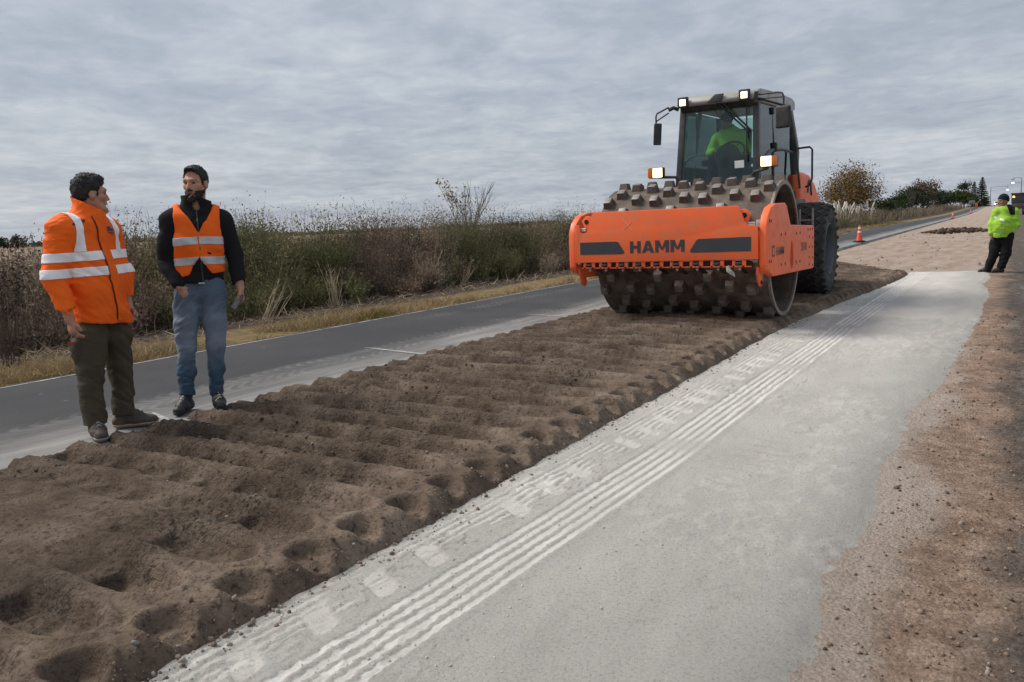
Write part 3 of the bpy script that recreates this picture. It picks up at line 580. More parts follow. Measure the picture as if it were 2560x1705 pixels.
# ---- cab: front y=1.2, back y=3.35
cab = MB().box((-.12, 2.3, 1.62), (1.2, 2.15, .14)).build('cab_floor', INTER, R_, .01)
def bar(a, b, wx, wy, name='pillar', mat=PILLAR, par=None):
    a, b = Vector(a), Vector(b); d = (b-a).normalized(); x = Vector((1, 0, 0)); x = (x-d*x.dot(d)).normalized(); y = d.cross(x)
    rot = Matrix((x, y, d)).transposed(); return MB().box((a+b)/2, (wx, wy, (b-a).length), rot).build(name, mat, par or cab, .012)
FL, FR, BL, BR = [(-.70, 1.2), (.47, 1.2), (-.72, 3.36), (.52, 3.36)]
TL, TRt, TBL, TBR = [(-.60, 1.24), (.46, 1.24), (-.60, 3.25), (.46, 3.25)]
Z0, Z1 = 1.55, 2.93
bar((*FL, Z0), (*TL, Z1), .085, .11); bar((*FR, Z0), (*TRt, Z1), .085, .11)
bar((*BL, Z0), (-.70, 3.38, 2.35), .10, .14); bar((*BR, Z0), (.54, 3.42, 2.35), .10, .14)
bar((-.70, 3.38, 2.33), (*TBL, Z1+.08), .10, .14); bar((.54, 3.42, 2.33), (*TBR, Z1+.08), .10, .14)
bar((.505, 2.06, 2.3), (.47, 2.02, Z1), .035, .04, 'door_post', BLACKM); bar((-.71, 2.06, 2.3), (-.615, 2.02, Z1), .05, .11, 'door_post')
for sx, xx in ((1, .505), (-1, -.712)):
    MB().tube([(xx, 1.26, 2.02), (xx, 1.45, 2.13), (xx, 1.75, 2.235), (xx, 2.1, 2.295), (xx, 2.6, 2.32), (xx, 3.35, 2.31)], .030, 8).build('door_arch', PILLAR, cab)
    MB().tube([(xx, 1.98, 2.24), (xx, 2.02, 2.2), (xx, 2.05, 1.7)], .018, 8).build('door_seam', BLACKM, cab)
MB().box((.50, 2.0, 2.85), (.05, .07, .10)).build('door_hinge', BLACKM, cab, .01); MB().box((.53, 2.06, 2.33), (.05, .08, .12)).build('door_hinge', BLACKM, cab, .01)
def pane(a, b, c, d, th=.006, name='window_pane'):
    P = [Vector(q) for q in (a, b, c, d)]; nrm = (P[1]-P[0]).cross(P[3]-P[0]).normalized()*th/2
    m = MB(); m.add([p-nrm for p in P]+[p+nrm for p in P], [(3, 2, 1, 0), (4, 5, 6, 7), (0, 1, 5, 4), (1, 2, 6, 5), (2, 3, 7, 6), (3, 0, 4, 7)]); return m.build(name, GLASS, cab, smooth=False)
pane((-.66, 1.17, 1.62), (.44, 1.17, 1.62), (.44, 1.21, 2.92), (-.57, 1.21, 2.92), name='windscreen')
pane((.515, 1.27, 1.66), (.535, 3.32, 1.66), (.50, 3.22, 2.95), (.475, 1.29, 2.9)); pane((-.735, 1.27, 1.66), (-.75, 3.32, 1.66), (-.64, 3.22, 2.95), (-.63, 1.29, 2.9))
pane((-.62, 3.39, 1.95), (.46, 3.39, 1.95), (.40, 3.30, 2.93), (-.55, 3.30, 2.93), name='rear_window')
MB().box((-.1, 3.37, 1.76), (1.15, .06, .34)).build('rear_panel', PILLAR, cab, .01)
# roof
rp = [(1.06, 2.93), (1.04, 2.97), (1.09, 3.055), (1.20, 3.085), (2.2, 3.14), (3.2, 3.16), (3.40, 3.12), (3.42, 3.0), (3.3, 2.965), (1.3, 2.91)]
roof = MB().prism(rp, 'x', -.645, .53).build('roof', ROOFM, cab, .035, 3)
MB().prism([(1.10, 2.925), (1.16, 2.86), (1.26, 2.84), (1.3, 2.93)], 'x', -.62, .47).build('sun_visor', BLACKM, roof, .01)
MB().prism([(-.20, 2.94), (-.08, 3.05), (.05, 3.05), (.02, 2.94)], 'y', 1.025, 1.06).build('wiper_cowl', PILLAR, roof, .012)
for xx in (-.545, .345):
    zz_ = 2.985 if xx < 0 else 2.995
    MB().box((xx, 1.03, zz_), (.16, .05, .15)).build('lamp_housing', BLACKM, roof, .02, 3)
    MB().box((xx, 1.0, zz_-.005), (.088, .012, .088)).build('work_lamp', LAMP, roof, .02, 3)
# wipers
MB().tube([(-.08, 1.05, 3.0), (-.03, 1.10, 2.90), (.37, 1.145, 2.50)], .014, 6).build('wiper_arm', BLACKM, cab)
MB().tube([(-.02, 1.05, 3.01), (.04, 1.10, 2.90), (.42, 1.145, 2.50)], .014, 6).build('wiper_arm', BLACKM, cab)
MB().tube([(.345, 1.14, 2.86), (.345, 1.14, 2.08)], .011, 6).build('wiper_blade', BLACKM, cab)
MB().tube([(-.05, 1.06, 2.96), (-.09, 1.09, 2.82), (-.02, 1.12, 2.70), (.10, 1.12, 2.70), (.2, 1.13, 2.72)], .005, 5).build('washer_hose', BLACKM, cab)
# mirrors
ml = MB().tube([(-.64, 1.10, 2.90), (-.70, 1.06, 2.93), (-.76, 1.02, 2.90)], .028, 8).tube([(-.76, 1.02, 2.94), (-.93, .98, 2.86), (-.945, .98, 2.82), (-.945, .98, 2.62)], .012, 8).tube([(-.76, 1.02, 2.86), (-.945, .98, 2.75)], .010, 8).build('mirror_arm', BLACKM, R_)
MB().box((-.925, .98, 2.565), (.115, .045, .315), Matrix.Rotation(.35, 3, 'Z') @ Matrix.Rotation(.06, 3, 'Y')).build('mirror', BLACKM, ml, .02, 3)
mr = MB().tube([(.50, 1.08, 2.985), (.80, 1.02, 2.975), (.865, 1.0, 2.955), (.885, 1.0, 2.91), (.885, 1.0, 2.70)], .013, 8).tube([(.50, 1.08, 2.93), (.88, 1.0, 2.905)], .011, 8).tube([(.50, 1.10, 2.94), (.88, 1.2, 2.80)], .016, 8).box((.50, 1.07, 2.95), (.05, .06, .15)).build('mirror_arm', BLACKM, R_)
MB().box((.885, .98, 2.635), (.205, .06, .30), Matrix.Rotation(-.15, 3, 'Z')).build('mirror', BLACKM, mr, .05, 4)
# headlamps on curved arms
for sx, xx, zz_ in ((-1, -.985, 2.01), (1, .675, 2.06)):
    a = MB().tube([(-.60 if sx < 0 else .36, 1.17, 1.62), (-.62 if sx < 0 else .38, 1.13, 1.82), (-.70 if sx < 0 else .46, 1.1, 1.93), (xx-sx*.03, 1.08, 1.945 if sx < 0 else 1.965), (xx, 1.08, zz_-.05)], .022, 8).build('lamp_arm', BLACKM if sx < 0 else PILLAR, R_)
    h = MB().box((xx, 1.08, zz_), (.23, .10, .155)).build('lamp_shell', BLACKM, a, .014, 2)
    MB().box((xx-sx*.032, 1.023, zz_), (.145, .02, .135)).build('headlamp', LAMPH, a, .008)
    MB().box((xx+sx*.078, 1.028, zz_), (.075, .05, .14)).build('indicator', AMBER, a, .008)
# rails, sheet of paper, sticker
MB().tube([(.66, 3.18, 1.72), (.60, 3.18, 2.30), (.62, 3.2, 2.36), (.80, 3.22, 2.37), (.84, 3.22, 2.33), (.84, 3.22, 1.86), (.80, 3.2, 1.76), (.74, 3.2, 1.74)], .017, 8).build('handrail', BLACKM, R_)
MB().box((.235, 1.155, 2.055), (.135, .004, .105), Matrix.Rotation(-.03, 3, 'Y')).build('paper_sheet', WHITEP, cab)
MB().box((-.55, 1.155, 1.80), (.115, .004, .09)).build('sticker', WHITEP, cab); MB().lathe([(0, -.001), (.018, -.001), (.018, .001), (0, .001)], (-.525, 1.151, 1.81), 'y', 14).build('sticker_dot', GREEND, cab)
# inside the cab
MB().box((-.06, 1.55, 1.95), (.24, .2, .6)).build('steering_console', INTER, cab, .06, 3)
MB().lathe([(.0, .03), (.17, .03), (.20, .0), (.17, -.05), (0, -.05)], (-.04, 1.50, 2.19), 'y', 24).build('instrument_pod', INTER, cab)
wl = MB(); T = []
for k in range(28):
    t = 2*math.pi*k/28; T.append((.195*math.cos(t)-.02, 1.66+.195*math.sin(t)*.55, 2.27+.195*math.sin(t)*.83))
wl.tube(T+[T[0]], .016, 8, False).build('steering_wheel', INTER, cab)
seat = MB().box((-.14, 2.0, 2.0), (.52, .5, .16)).box((-.14, 2.0, 1.8), (.4, .4, .3)).build('seat', INTER, cab, .04, 3)
MB().box((-.14, 2.28, 2.35), (.5, .14, .62), Matrix.Rotation(-.12, 3, 'X')).build('seat_back', INTER, seat, .05, 3)
for xx in (-.47, .17): MB().box((xx, 1.95, 2.15), (.1, .4, .09)).build('armrest', INTER, seat, .03)
MB().box((-.1, 3.0, 1.85), (1.1, .5, .5)).build('rear_console', INTER, cab, .03)
# ================================================================== VEGETATION
def blades(base, dirn, L, W, bend, col, tipcol=None):
    """tapered curved blades: 5 vertices and 3 triangles each"""
    n = len(base); dirn = dirn/np.linalg.norm(dirn, axis=1, keepdims=True)
    a = RNG.random(n)*2*np.pi; sidev = np.stack([np.cos(a), np.sin(a), np.zeros(n)], 1)
    sidev -= dirn*(sidev*dirn).sum(1, keepdims=True); sidev /= np.linalg.norm(sidev, axis=1, keepdims=True)
    L = L[:, None]; W = W[:, None]
    mid = base+dirn*L*.55+bend*L*.3; tip = base+dirn*L+bend*L
    V = np.stack([base-sidev*W/2, base+sidev*W/2, mid-sidev*W*.4, mid+sidev*W*.4, tip], 1).reshape(-1, 3)
    F = np.array([[0, 1, 3], [0, 3, 2], [2, 3, 4]])[None]+np.arange(n)[:, None, None]*5
    tipcol = col if tipcol is None else tipcol
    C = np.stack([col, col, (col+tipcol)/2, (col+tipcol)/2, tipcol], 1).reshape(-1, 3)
    return V, F.reshape(-1, 3), C
def leaves(P, L, W, col, upb=0.0):
    n = len(P); u = RNG.normal(size=(n, 3)); u[:, 2] += upb; u /= np.linalg.norm(u, axis=1, keepdims=True)
    v = np.cross(u, RNG.normal(size=(n, 3))); v /= np.linalg.norm(v, axis=1, keepdims=True); L = L[:, None]/2; W = W[:, None]/2
    w_ = np.cross(u, v)*L*.25
    V = np.stack([P-u*L, P+v*W+w_, P+u*L, P-v*W+w_], 1).reshape(-1, 3)
    F = np.array([[0, 1, 2], [0, 2, 3]])[None]+np.arange(n)[:, None, None]*4
    return V, F.reshape(-1, 3), np.repeat(col, 4, 0)
def join(parts):
    V, F, C = [], [], []; o = 0
    for v, f, c in parts: V.append(v); F.append(f+o); C.append(c); o += len(v)
    return np.concatenate(V), np.concatenate(F), np.concatenate(C)
def veg(name, parts, parent=None): return np_mesh(name, *join(parts)[:2], VEG, parent, join(parts)[2], smooth=False)
def rnd_dirs(n, lean): return np.stack([RNG.normal(size=n)*lean, RNG.normal(size=n)*lean, np.ones(n)], 1)
# ---- verge grass
n = 46000; yy = geo = 2.2*(90/2.2)**RNG.random(n)**.95; xx = -8.22-np.abs(RNG.normal(size=n))*.62-.25*RNG.random(n)
dens = fbm(xx*1.1, yy*.8, 201); keep = (dens > .42+.25*sstep(-9.2, -9.9, xx)) & (xx > -10.6); xx, yy, dens = xx[keep], yy[keep], dens[keep]; n = len(xx)
tall = sstep(.45, .75, fbm(xx*1.7, yy*1.2, 202)); L = (.05+.16*RNG.random(n)**1.6+.22*tall*RNG.random(n))*np.clip(1.0+.004*yy, 1, 1.3)
L *= .35+.65*sstep(-8.2, -8.45, xx)
W = .004+.00035*yy+.003*RNG.random(n); zg = -.05-.04*sstep(-9.0, -11, xx)+crest(yy)
green = (fbm(xx*.9, yy*.6, 203) > .64)[:, None]
colg = np.where(green, pick([(.13, .13, .035), (.17, .15, .05), (.24, .19, .07)], n), pick([(.34, .26, .14), (.40, .31, .18), (.29, .21, .11), (.23, .165, .09)], n))
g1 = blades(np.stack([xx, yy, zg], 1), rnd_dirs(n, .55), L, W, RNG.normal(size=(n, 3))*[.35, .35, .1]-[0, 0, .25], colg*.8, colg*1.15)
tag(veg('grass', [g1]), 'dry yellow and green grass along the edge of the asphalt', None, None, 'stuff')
# ---- cut stalks and litter on the scorched strip
n = 9000; yy = 3.0*(60/3.0)**RNG.random(n); xx = -9.6-2.6*RNG.random(n); L = (.06+.30*RNG.random(n)**2)*(1+.004*yy); zz_ = -.07+crest(yy)
lie = rnd_dirs(n, 2.2); lie[:, 2] *= .55
c = pick([(.34, .26, .17), (.26, .19, .13), (.15, .11, .08), (.09, .07, .055), (.40, .33, .24)], n)
tag(veg('plant_litter', [blades(np.stack([xx, yy, zz_+0*xx], 1), lie, L, .006+.00035*yy+.004*RNG.random(n), RNG.normal(size=(n, 3))*[.2, .2, .08], c)]), 'straw and cut stalks lying on the dark strip below the thicket', None, None, 'stuff')
# ---- the thicket, one tangled mass
def thick_h(xx, yy):
    return (1.66+.62*fbm(yy*.35, xx*.4, 211)+.85*(fbm(yy*1.3, xx, 212)-.5)-.85*sstep(7.0, 4.0, yy)-.5*np.exp(-((yy-14.6)/.35)**2))*(.45+.55*sstep(-11.0, -12.7, xx))
def thicket(n, y0, y1, x0, x1, s, leafn=3):
    yy = y0*(y1/y0)**RNG.random(n); xx = x0+(x1-x0)*RNG.random(n)**1.15
    xx = xx-.5*(fbm(yy*.6, yy*0, 213)-.5)*2
    gap = sstep(.46, .40, np.abs(fbm(yy*.23, yy*0+4, 214)-.5)*0+.5)   # reserved
    h = thick_h(xx, yy); L = h*(.42+.58*RNG.random(n)**.7)
    t = fbm(xx*.45+3, yy*.33, 215, 3); t2 = fbm(xx*1.3, yy*1.1, 216, 3)
    kind = np.where(t+.25*(t2-.5) > .585, 0, np.where(t2 > .54, 2, 1))      # 0 green broom, 1 dead brown weeds, 2 grey straw
    pal = [[(.12, .112, .062), (.15, .135, .075), (.10, .095, .052), (.19, .165, .095)], [(.16, .118, .088), (.12, .09, .07), (.22, .165, .12), (.10, .078, .062)], [(.26, .205, .15), (.20, .16, .12), (.34, .28, .21), (.15, .115, .085)]]
    col = np.zeros((n, 3))
    for k in range(3):
        q = kind == k; col[q] = pick(pal[k], q.sum(), .2)
    col *= (.45+1.15*fbm(xx*1.6+9, yy*1.6, 217, 3)**1.0*(.6+.8*fbm(xx*5, yy*5, 218, 2)))[:, None]*1.15
    d = rnd_dirs(n, .26); base = np.stack([xx, yy, -.1+crest(yy)], 1); bend = RNG.normal(size=(n, 3))*[.22, .22, .05]; bend[:, 2] -= .12
    wid = s*(.006+.005*RNG.random(n))
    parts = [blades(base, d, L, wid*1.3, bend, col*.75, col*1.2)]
    dn = d/np.linalg.norm(d, axis=1, keepdims=True)
    for k in range(leafn):
        tt = (.25+.75*RNG.random(n)**.7)[:, None]; P = base+dn*L[:, None]*tt+bend*L[:, None]*tt**2*.9+RNG.normal(size=(n, 3))*.07*np.sqrt(s)
        P[:, 2] = np.maximum(P[:, 2], -.05+crest(yy)); jit = (.75+.55*RNG.random((n, 1)))
        if k < 2: parts.append(blades(P, dn+RNG.normal(size=(n, 3))*.75, (.10+.16*RNG.random(n))*np.sqrt(s), wid*.8, bend*.8, col*jit))
        else: parts.append(leaves(P, s*(.026+.03*RNG.random(n)), s*(.012+.012*RNG.random(n)), col*jit, .4))
    return parts
def bushes(nb, ns, y0, y1, x0, x1, s, tall=0.0, top=.25):
    yb = y0*(y1/y0)**RNG.random(nb); xb = x0+(x1-x0)*RNG.random(nb); back = sstep(-11.3, -12.9, xb)
    hb = (.75+.95*back)*(.72+.5*RNG.random(nb))*(.8+.4*fbm(yb*.5, xb*.5, 231))+.22*back
    hb *= 1-.50*sstep(9.5, 5.5, yb); hb *= 1-.45*np.exp(-((yb-14.6)/.45)**2); hb *= 1+.16*back; hb = np.where(tall > 0, np.maximum(hb, tall*(.88+.3*RNG.random(nb))*(1-.45*sstep(9.5, 5.5, yb))*(1-.4*np.exp(-((yb-14.6)/.45)**2))), hb); rb = .28+.38*RNG.random(nb)+.1*back
    t = fbm(xb*.45+3, yb*.33, 215, 3); kb = np.where(t+.3*(RNG.random(nb)-.5) > .60, 0, np.where(RNG.random(nb) > .62, 2, 1))
    pal = [[(.11, .108, .052), (.14, .13, .065), (.09, .09, .045), (.17, .155, .08)], [(.16, .115, .085), (.12, .088, .068), (.21, .155, .115), (.095, .072, .058)], [(.26, .205, .15), (.20, .16, .12), (.34, .28, .21), (.15, .115, .085)]]
    cb = np.array([np.array(pal[k])[RNG.integers(0, 4)] for k in kb])*(.75+.9*RNG.random((nb, 1)))
    i = np.repeat(np.arange(nb), ns); n = len(i); a_ = RNG.random(n)*6.283; rho = np.sqrt(RNG.random(n))
    off = np.stack([np.cos(a_)*rho, np.sin(a_)*rho], 1); L = hb[i]*(1.05-.42*rho**2)*(.76+.22*RNG.random(n)+.10*(RNG.random(n) > .97)); xx, yy = xb[i], yb[i]
    base = np.stack([xx+off[:, 0]*rb[i]*.35, yy+off[:, 1]*rb[i]*.35, -.1+crest(yy)], 1)
    d = np.stack([off[:, 0]*rb[i]*.75/np.maximum(hb[i], .4)+.07*RNG.normal(size=n), off[:, 1]*rb[i]*.75/np.maximum(hb[i], .4)+.07*RNG.normal(size=n), np.ones(n)], 1)
    bend = np.stack([off[:, 0]*.12, off[:, 1]*.12, -.10-.10*rho], 1)+RNG.normal(size=(n, 3))*[.10, .10, .03]
    col = cb[i]*(.75+.5*RNG.random((n, 1))); wid = s*(.006+.005*RNG.random(n)); dn = d/np.linalg.norm(d, axis=1, keepdims=True)
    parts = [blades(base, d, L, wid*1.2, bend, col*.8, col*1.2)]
    for k in range(7):
        tt = (top+(1-top)*RNG.random(n)**.6)[:, None]; P = base+dn*L[:, None]*tt+bend*L[:, None]*tt**2*.9+RNG.normal(size=(n, 3))*.06; P[:, 2] = np.maximum(P[:, 2], -.05+crest(yy))
        jit = .7+.65*RNG.random((n, 1))
        if k < 2: parts.append(blades(P, dn+RNG.normal(size=(n, 3))*.6, .08+.15*RNG.random(n), wid*.75, bend*.8, col*jit))
        else: parts.append(leaves(P, s*(.036+.045*RNG.random(n))*(1.35-.85*tt[:, 0]**2), s*(.020+.02*RNG.random(n))*(1.35-.85*tt[:, 0]**2), col*jit, .4))
    return parts
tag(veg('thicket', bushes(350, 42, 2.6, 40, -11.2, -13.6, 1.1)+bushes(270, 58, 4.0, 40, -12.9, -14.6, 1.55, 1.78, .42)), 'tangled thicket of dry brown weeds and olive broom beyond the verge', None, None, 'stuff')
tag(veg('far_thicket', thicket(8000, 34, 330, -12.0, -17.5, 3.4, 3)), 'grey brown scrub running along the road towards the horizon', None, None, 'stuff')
# ---- dry stalk bunches one can pick out
def stalks(x, y, h, n, spread, tilt, label, pal=((.42, .34, .24), (.34, .27, .19), (.50, .42, .31))):
    o = empty('dry_stalks', (x, y, -.1), 0, label, 'dry plant', 'pale dry stalks in front of the thicket')
    d = rnd_dirs(n, spread); d[:, :2] += tilt; base = RNG.normal(size=(n, 3))*[.06, .06, 0]; c = pick(pal, n, .15)
    L = h*(.5+.5*RNG.random(n)); W = .010+.008*RNG.random(n); bend = RNG.normal(size=(n, 3))*[.12, .12, .02]
    veg('stems', [blades(base, d, L, W, bend, c)], o); m = n*2; i = RNG.integers(0, n, m); tt = (.6+.4*RNG.random(m))[:, None]; dn = d/np.linalg.norm(d, axis=1, keepdims=True)
    tw = veg('twigs', [blades(base[i]+dn[i]*L[i][:, None]*tt*.9+bend[i]*L[i][:, None]*tt**2*.9, dn[i]+RNG.normal(size=(m, 3))*.6, .08+.14*RNG.random(m), W[i]*.6, bend[i], c[i])], o); tw['kind'] = 'stuff'
stalks(-10.55, 9.6, .95, 16, .16, (.35, .45), 'pale dry stalks leaning right, low beside the man in the vest')
stalks(-11.1, 11.9, 1.0, 34, .16, (.0, -.1), 'tall pale upright bunch of dry stalks nearest the man in the vest')
stalks(-11.5, 15.4, 1.1, 36, .25, (.05, -.15), 'spreading pale dry bush midway along the thicket')
stalks(-11.55, 16.9, .8, 22, .35, (.25, .2), 'low pale dry stalks right of the spreading dry bush')
stalks(-12.0, 22.5, .8, 26, .25, (.1, .1), 'small pale dry stalks left of the roller')
# ---- shrubs that stand out of the thicket
def shrub(x, y, h, rx, pal, nl, label, ls=.05, stems=60, bot=.15):
    o = empty('shrub', (x, y, -.1), 0, label, 'shrub', 'shrubs standing out of the thicket')
    d = rnd_dirs(stems, .35); L = h*(.5+.45*RNG.random(stems)); c = pick([(.08, .06, .045), (.11, .085, .06)], stems)
    veg('stems', [blades(RNG.normal(size=(stems, 3))*[.12, .12, 0]*rx, d, L, .012+.008*RNG.random(stems), RNG.normal(size=(stems, 3))*[.15, .15, 0], c)], o)
    k = 26; cc = RNG.normal(size=(k, 3)); cc /= np.linalg.norm(cc, axis=1, keepdims=True); cc *= (RNG.random((k, 1))**.5)*.75
    cc = cc*[rx, rx, h*(1-bot)/2]+[0, 0, h*(1+bot)/2]; i = RNG.integers(0, k, nl)
    P = cc[i]+RNG.normal(size=(nl, 3))*[rx*.22, rx*.22, h*.11]; P[:, 2] = np.clip(P[:, 2], .05, h*1.08)
    shade = (.75+.5*RNG.random((k, 1)))[i]; col = pick(pal, nl, .2)*shade
    a_ = nl//2
    veg('foliage', [leaves(P[:a_], ls*(.6+.8*RNG.random(a_)), ls*.4*(.6+.8*RNG.random(a_)), col[:a_], .5), blades(P[a_:], rnd_dirs(nl-a_, .6), ls*2.2*(.6+.8*RNG.random(nl-a_)), ls*.16*np.ones(nl-a_), RNG.normal(size=(nl-a_, 3))*.2, col[a_:])], o)
GRN = [(.10, .115, .045), (.13, .14, .065), (.08, .095, .04), (.17, .165, .085)]; DGR = [(.075, .082, .05), (.09, .095, .055), (.115, .11, .065)]; BRN = [(.16, .12, .09), (.12, .09, .07), (.22, .165, .12)]
shrub(-13.2, 11.9, 1.85, .95, GRN, 5200, 'tall feathery green shrub just right of the man in the vest')
shrub(-12.4, 13.0, 1.35, .8, GRN, 4200, 'low olive green shrub in front of the tall feathery one')
shrub(-13.3, 15.0, 1.62, .42, DGR, 2600, 'narrow dark shrub standing by the gap onto the field')
shrub(-13.2, 17.1, 1.95, .42, [(.13, .14, .07), (.17, .17, .09), (.10, .11, .055)], 700, 'thin upright shrub with sparse pale leaves', .07, 30)
shrub(-12.4, 14.0, 1.3, .9, BRN, 3600, 'rounded reddish brown dead shrub in the middle of the thicket')
shrub(-12.5, 18.2, 1.5, .8, GRN, 4200, 'bright green tuft shrub below the bare sapling')
shrub(-13.0, 21.4, 1.85, .85, BRN, 4200, 'rounded brown bush at the foot of the bare sapling', .045)
shrub(-12.9, 23.6, 1.45, .75, GRN, 3400, 'green shrub low between the sapling and the roller')
shrub(-13.6, 26.3, 1.75, .55, [(.05, .085, .03), (.07, .11, .04)], 2400, 'small leafy green bush next to the left end of the drum')
shrub(-12.4, 7.6, 1.05, .8, DGR, 3600, 'dark weedy shrub between the two men')
# ---- trees
BARK = std('grey_bark', (.12, .10, .085), .9, var=.25, vs_=20, bs=.5)
def limb(mb, p, d, L, r, depth, tips, spread, up):
    pts = [p]; q = p.copy(); dd = d.copy(); rs = [r]
    for k in range(3):
        dd = (dd+Vector((random.gauss(0, .12), random.gauss(0, .12), random.gauss(.03, .08)+up))).normalized(); q = q+dd*L/3; pts.append(q.copy()); rs.append(r*(1-.17*(k+1)))
    mb.tube(pts, rs, 5 if depth > 1 else 4, False); tips.append((q.copy(), depth))
    if depth > 0:
        for k in range(random.choice((2, 3, 3))):
            nd_ = (dd+Vector((random.gauss(0, spread), random.gauss(0, spread), random.gauss(.1, spread*.6)))).normalized()
            limb(mb, pts[-1] if k < 2 else pts[-2], nd_, L*random.uniform(.6, .85), r*.58, depth-1, tips, spread, up)
# bare sapling with a few leaves on its left
sap = empty('sapling', (-13.9, 20.75, .08), 0, 'leafless fan shaped sapling with a few brown leaves on one side', 'tree')
mb = MB(); tips = []; random.seed(21)
for k in range(17):
    a_ = random.uniform(0, 6.28); tx = math.cos(a_)*random.uniform(.1, .62); ty = math.sin(a_)*random.uniform(.1, .8)
    limb(mb, Vector((tx*.2, ty*.2, .9)), Vector((tx, ty, 1)).normalized(), random.uniform(.62, .85), .014, 2, tips, .20, .03)
mb.tube([(0, 0, 0), (.02, 0, .5), (0, .03, 1.0)], [.06, .05, .04], 7)
mb.build('trunk', BARK, sap, smooth=True)
# image left of the sapling is towards -y and -x
left = [q for q, dp in tips if dp <= 1 and (q.y*.75+q.x*.5) < -.12]; P = []
for q in left:
    for k in range(random.choice((1, 2, 4))): P.append((q.x+random.gauss(0, .05), q.y+random.gauss(0, .05), q.z+random.gauss(0, .06)))
P = np.array(P); veg('leaves', [leaves(P, .07+.05*RNG.random(len(P)), .04+.02*RNG.random(len(P)), pick([(.22, .15, .06), (.15, .11, .05), (.28, .20, .08)], len(P)))], sap)
def tree(name, x, y, h, wd, pal, nl, ls, label, trunk_h=.3, shape='round', depth=3, group='trees along the far verge', clumps=22):
    z0 = float(crest(y))-.15; o = empty(name, (x, y, z0), 0, label, 'tree', group)
    mb = MB(); tips = []; th = h*trunk_h
    mb.tube([(0, 0, 0), (h*.01, 0, th*.5), (0, h*.01, th)], [h*.028, h*.022, h*.018], 8)
    if shape != 'cone':
        for k in range(6):
            a_ = 6.28*k/6+random.random(); limb(mb, Vector((0, 0, th)), Vector((math.cos(a_)*.7, math.sin(a_)*.7, 1)).normalized(), h*.26, h*.011, depth-1, tips, .4, .02)
    else: mb.tube([(0, 0, th), (0, 0, h*.97)], [h*.018, h*.003], 6)
    mb.build('trunk', BARK, o)
    if shape == 'cone':
        t = RNG.random(nl)**1.25; lev = np.floor(t*16)/16+.02*RNG.random(nl); r = wd/2*(1-lev)**.85*(RNG.random(nl)**.45)*(.75+.4*_h((t*16).astype(np.int64), (RNG.random(nl)*9).astype(np.int64), 1, 5)); a_ = RNG.random(nl)*6.283
        P = np.stack([np.cos(a_)*r, np.sin(a_)*r, th*.4+lev*(h-th*.4)-r*.25], 1); sh = .8+.4*RNG.random((nl, 1))
    else:
        cc = RNG.normal(size=(clumps, 3)); cc /= np.linalg.norm(cc, axis=1, keepdims=True); cc *= RNG.random((clumps, 1))**.4*.78
        hh = h-th*.75
        if shape == 'umbrella': hh = h*.34
        cc = cc*[wd/2, wd/2, hh/2]+[0, 0, h-hh/2]; i = RNG.integers(0, clumps, nl)
        P = cc[i]+RNG.normal(size=(nl, 3))*np.array([wd, wd, hh])*.088; sh = (.7+.6*RNG.random((clumps, 1)))[i]; P[:, 2] = np.clip(P[:, 2], h*.08, h*1.03)
    veg('crown', [leaves(P, ls*(.6+.8*RNG.random(nl)), ls*.55*(.6+.8*RNG.random(nl)), pick(pal, nl, .25)*sh)], o)
random.seed(5)
AUT = [(.26, .15, .04), (.34, .20, .06), (.18, .11, .04), (.14, .10, .045), (.11, .10, .04)]
tree('autumn_tree', -14.2, 94.5, 6.7, 7.2, AUT, 9000, .20, 'tall golden brown autumn tree behind the roller', .09, 'round', 4, clumps=30)
DG = [(.018, .032, .018), (.028, .042, .022), (.04, .052, .028)]; OL = [(.06, .08, .025), (.085, .095, .03), (.045, .06, .022)]; MG = [(.035, .065, .022), (.05, .08, .03), (.03, .05, .02)]
RB = [(.14, .085, .05), (.10, .065, .045), (.17, .11, .06), (.075, .06, .04)]
tree('broadleaf_tree', -14.0, 122, 3.3, 4.2, MG, 2200, .26, 'low fresh green bush tree right of the autumn tree', .1)
tree('broadleaf_tree', -14.6, 138, 3.8, 5.4, MG, 2200, .3, 'second green bush tree, between the fresh green one and the dark trees', .1)
tree('broadleaf_tree', -16.0, 190, 6.0, 8.0, DG, 2400, .4, 'dark green tree under the reddish crown', .12)
tree('broadleaf_tree', -16.5, 176, 5.4, 5.0, [(.11, .095, .08), (.08, .07, .06)], 900, .3, 'greyish half bare tree behind the dark green tree', .25)
tree('broadleaf_tree', -18.0, 240, 8.6, 11.0, RB, 2400, .5, 'reddish brown autumn crown above the dark trees', .15)
tree('broadleaf_tree', -15.0, 250, 6.2, 10.0, DG, 2000, .5, 'dark rounded tree in front of the reddish crown', .1)
tree('broadleaf_tree', -15.2, 315, 6.8, 12, OL, 2200, .55, 'olive green spreading tree right of the dark trees', .12)
tree('broadleaf_tree', -14.6, 375, 7.0, 11, OL, 1800, .65, 'farther olive tree in front of the dark conifer', .12)
tree('umbrella_pine', -13.6, 372, 10.0, 6.0, DG, 900, .5, 'umbrella shaped pine with a bare trunk', .6, 'umbrella')
tree('conifer', -12.5, 455, 12.4, 7.0, DG, 1500, .7, 'dark conifer left of the tallest one', .05, 'cone')
tree('conifer', -11.0, 540, 16.8, 11.0, DG, 2600, .9, 'tallest dark pointed conifer by the road', .05, 'cone')
tree('broadleaf_tree', -9.6, 560, 5.5, 3.6, MG, 700, .7, 'small green tree at the right foot of the tallest conifer', .2)
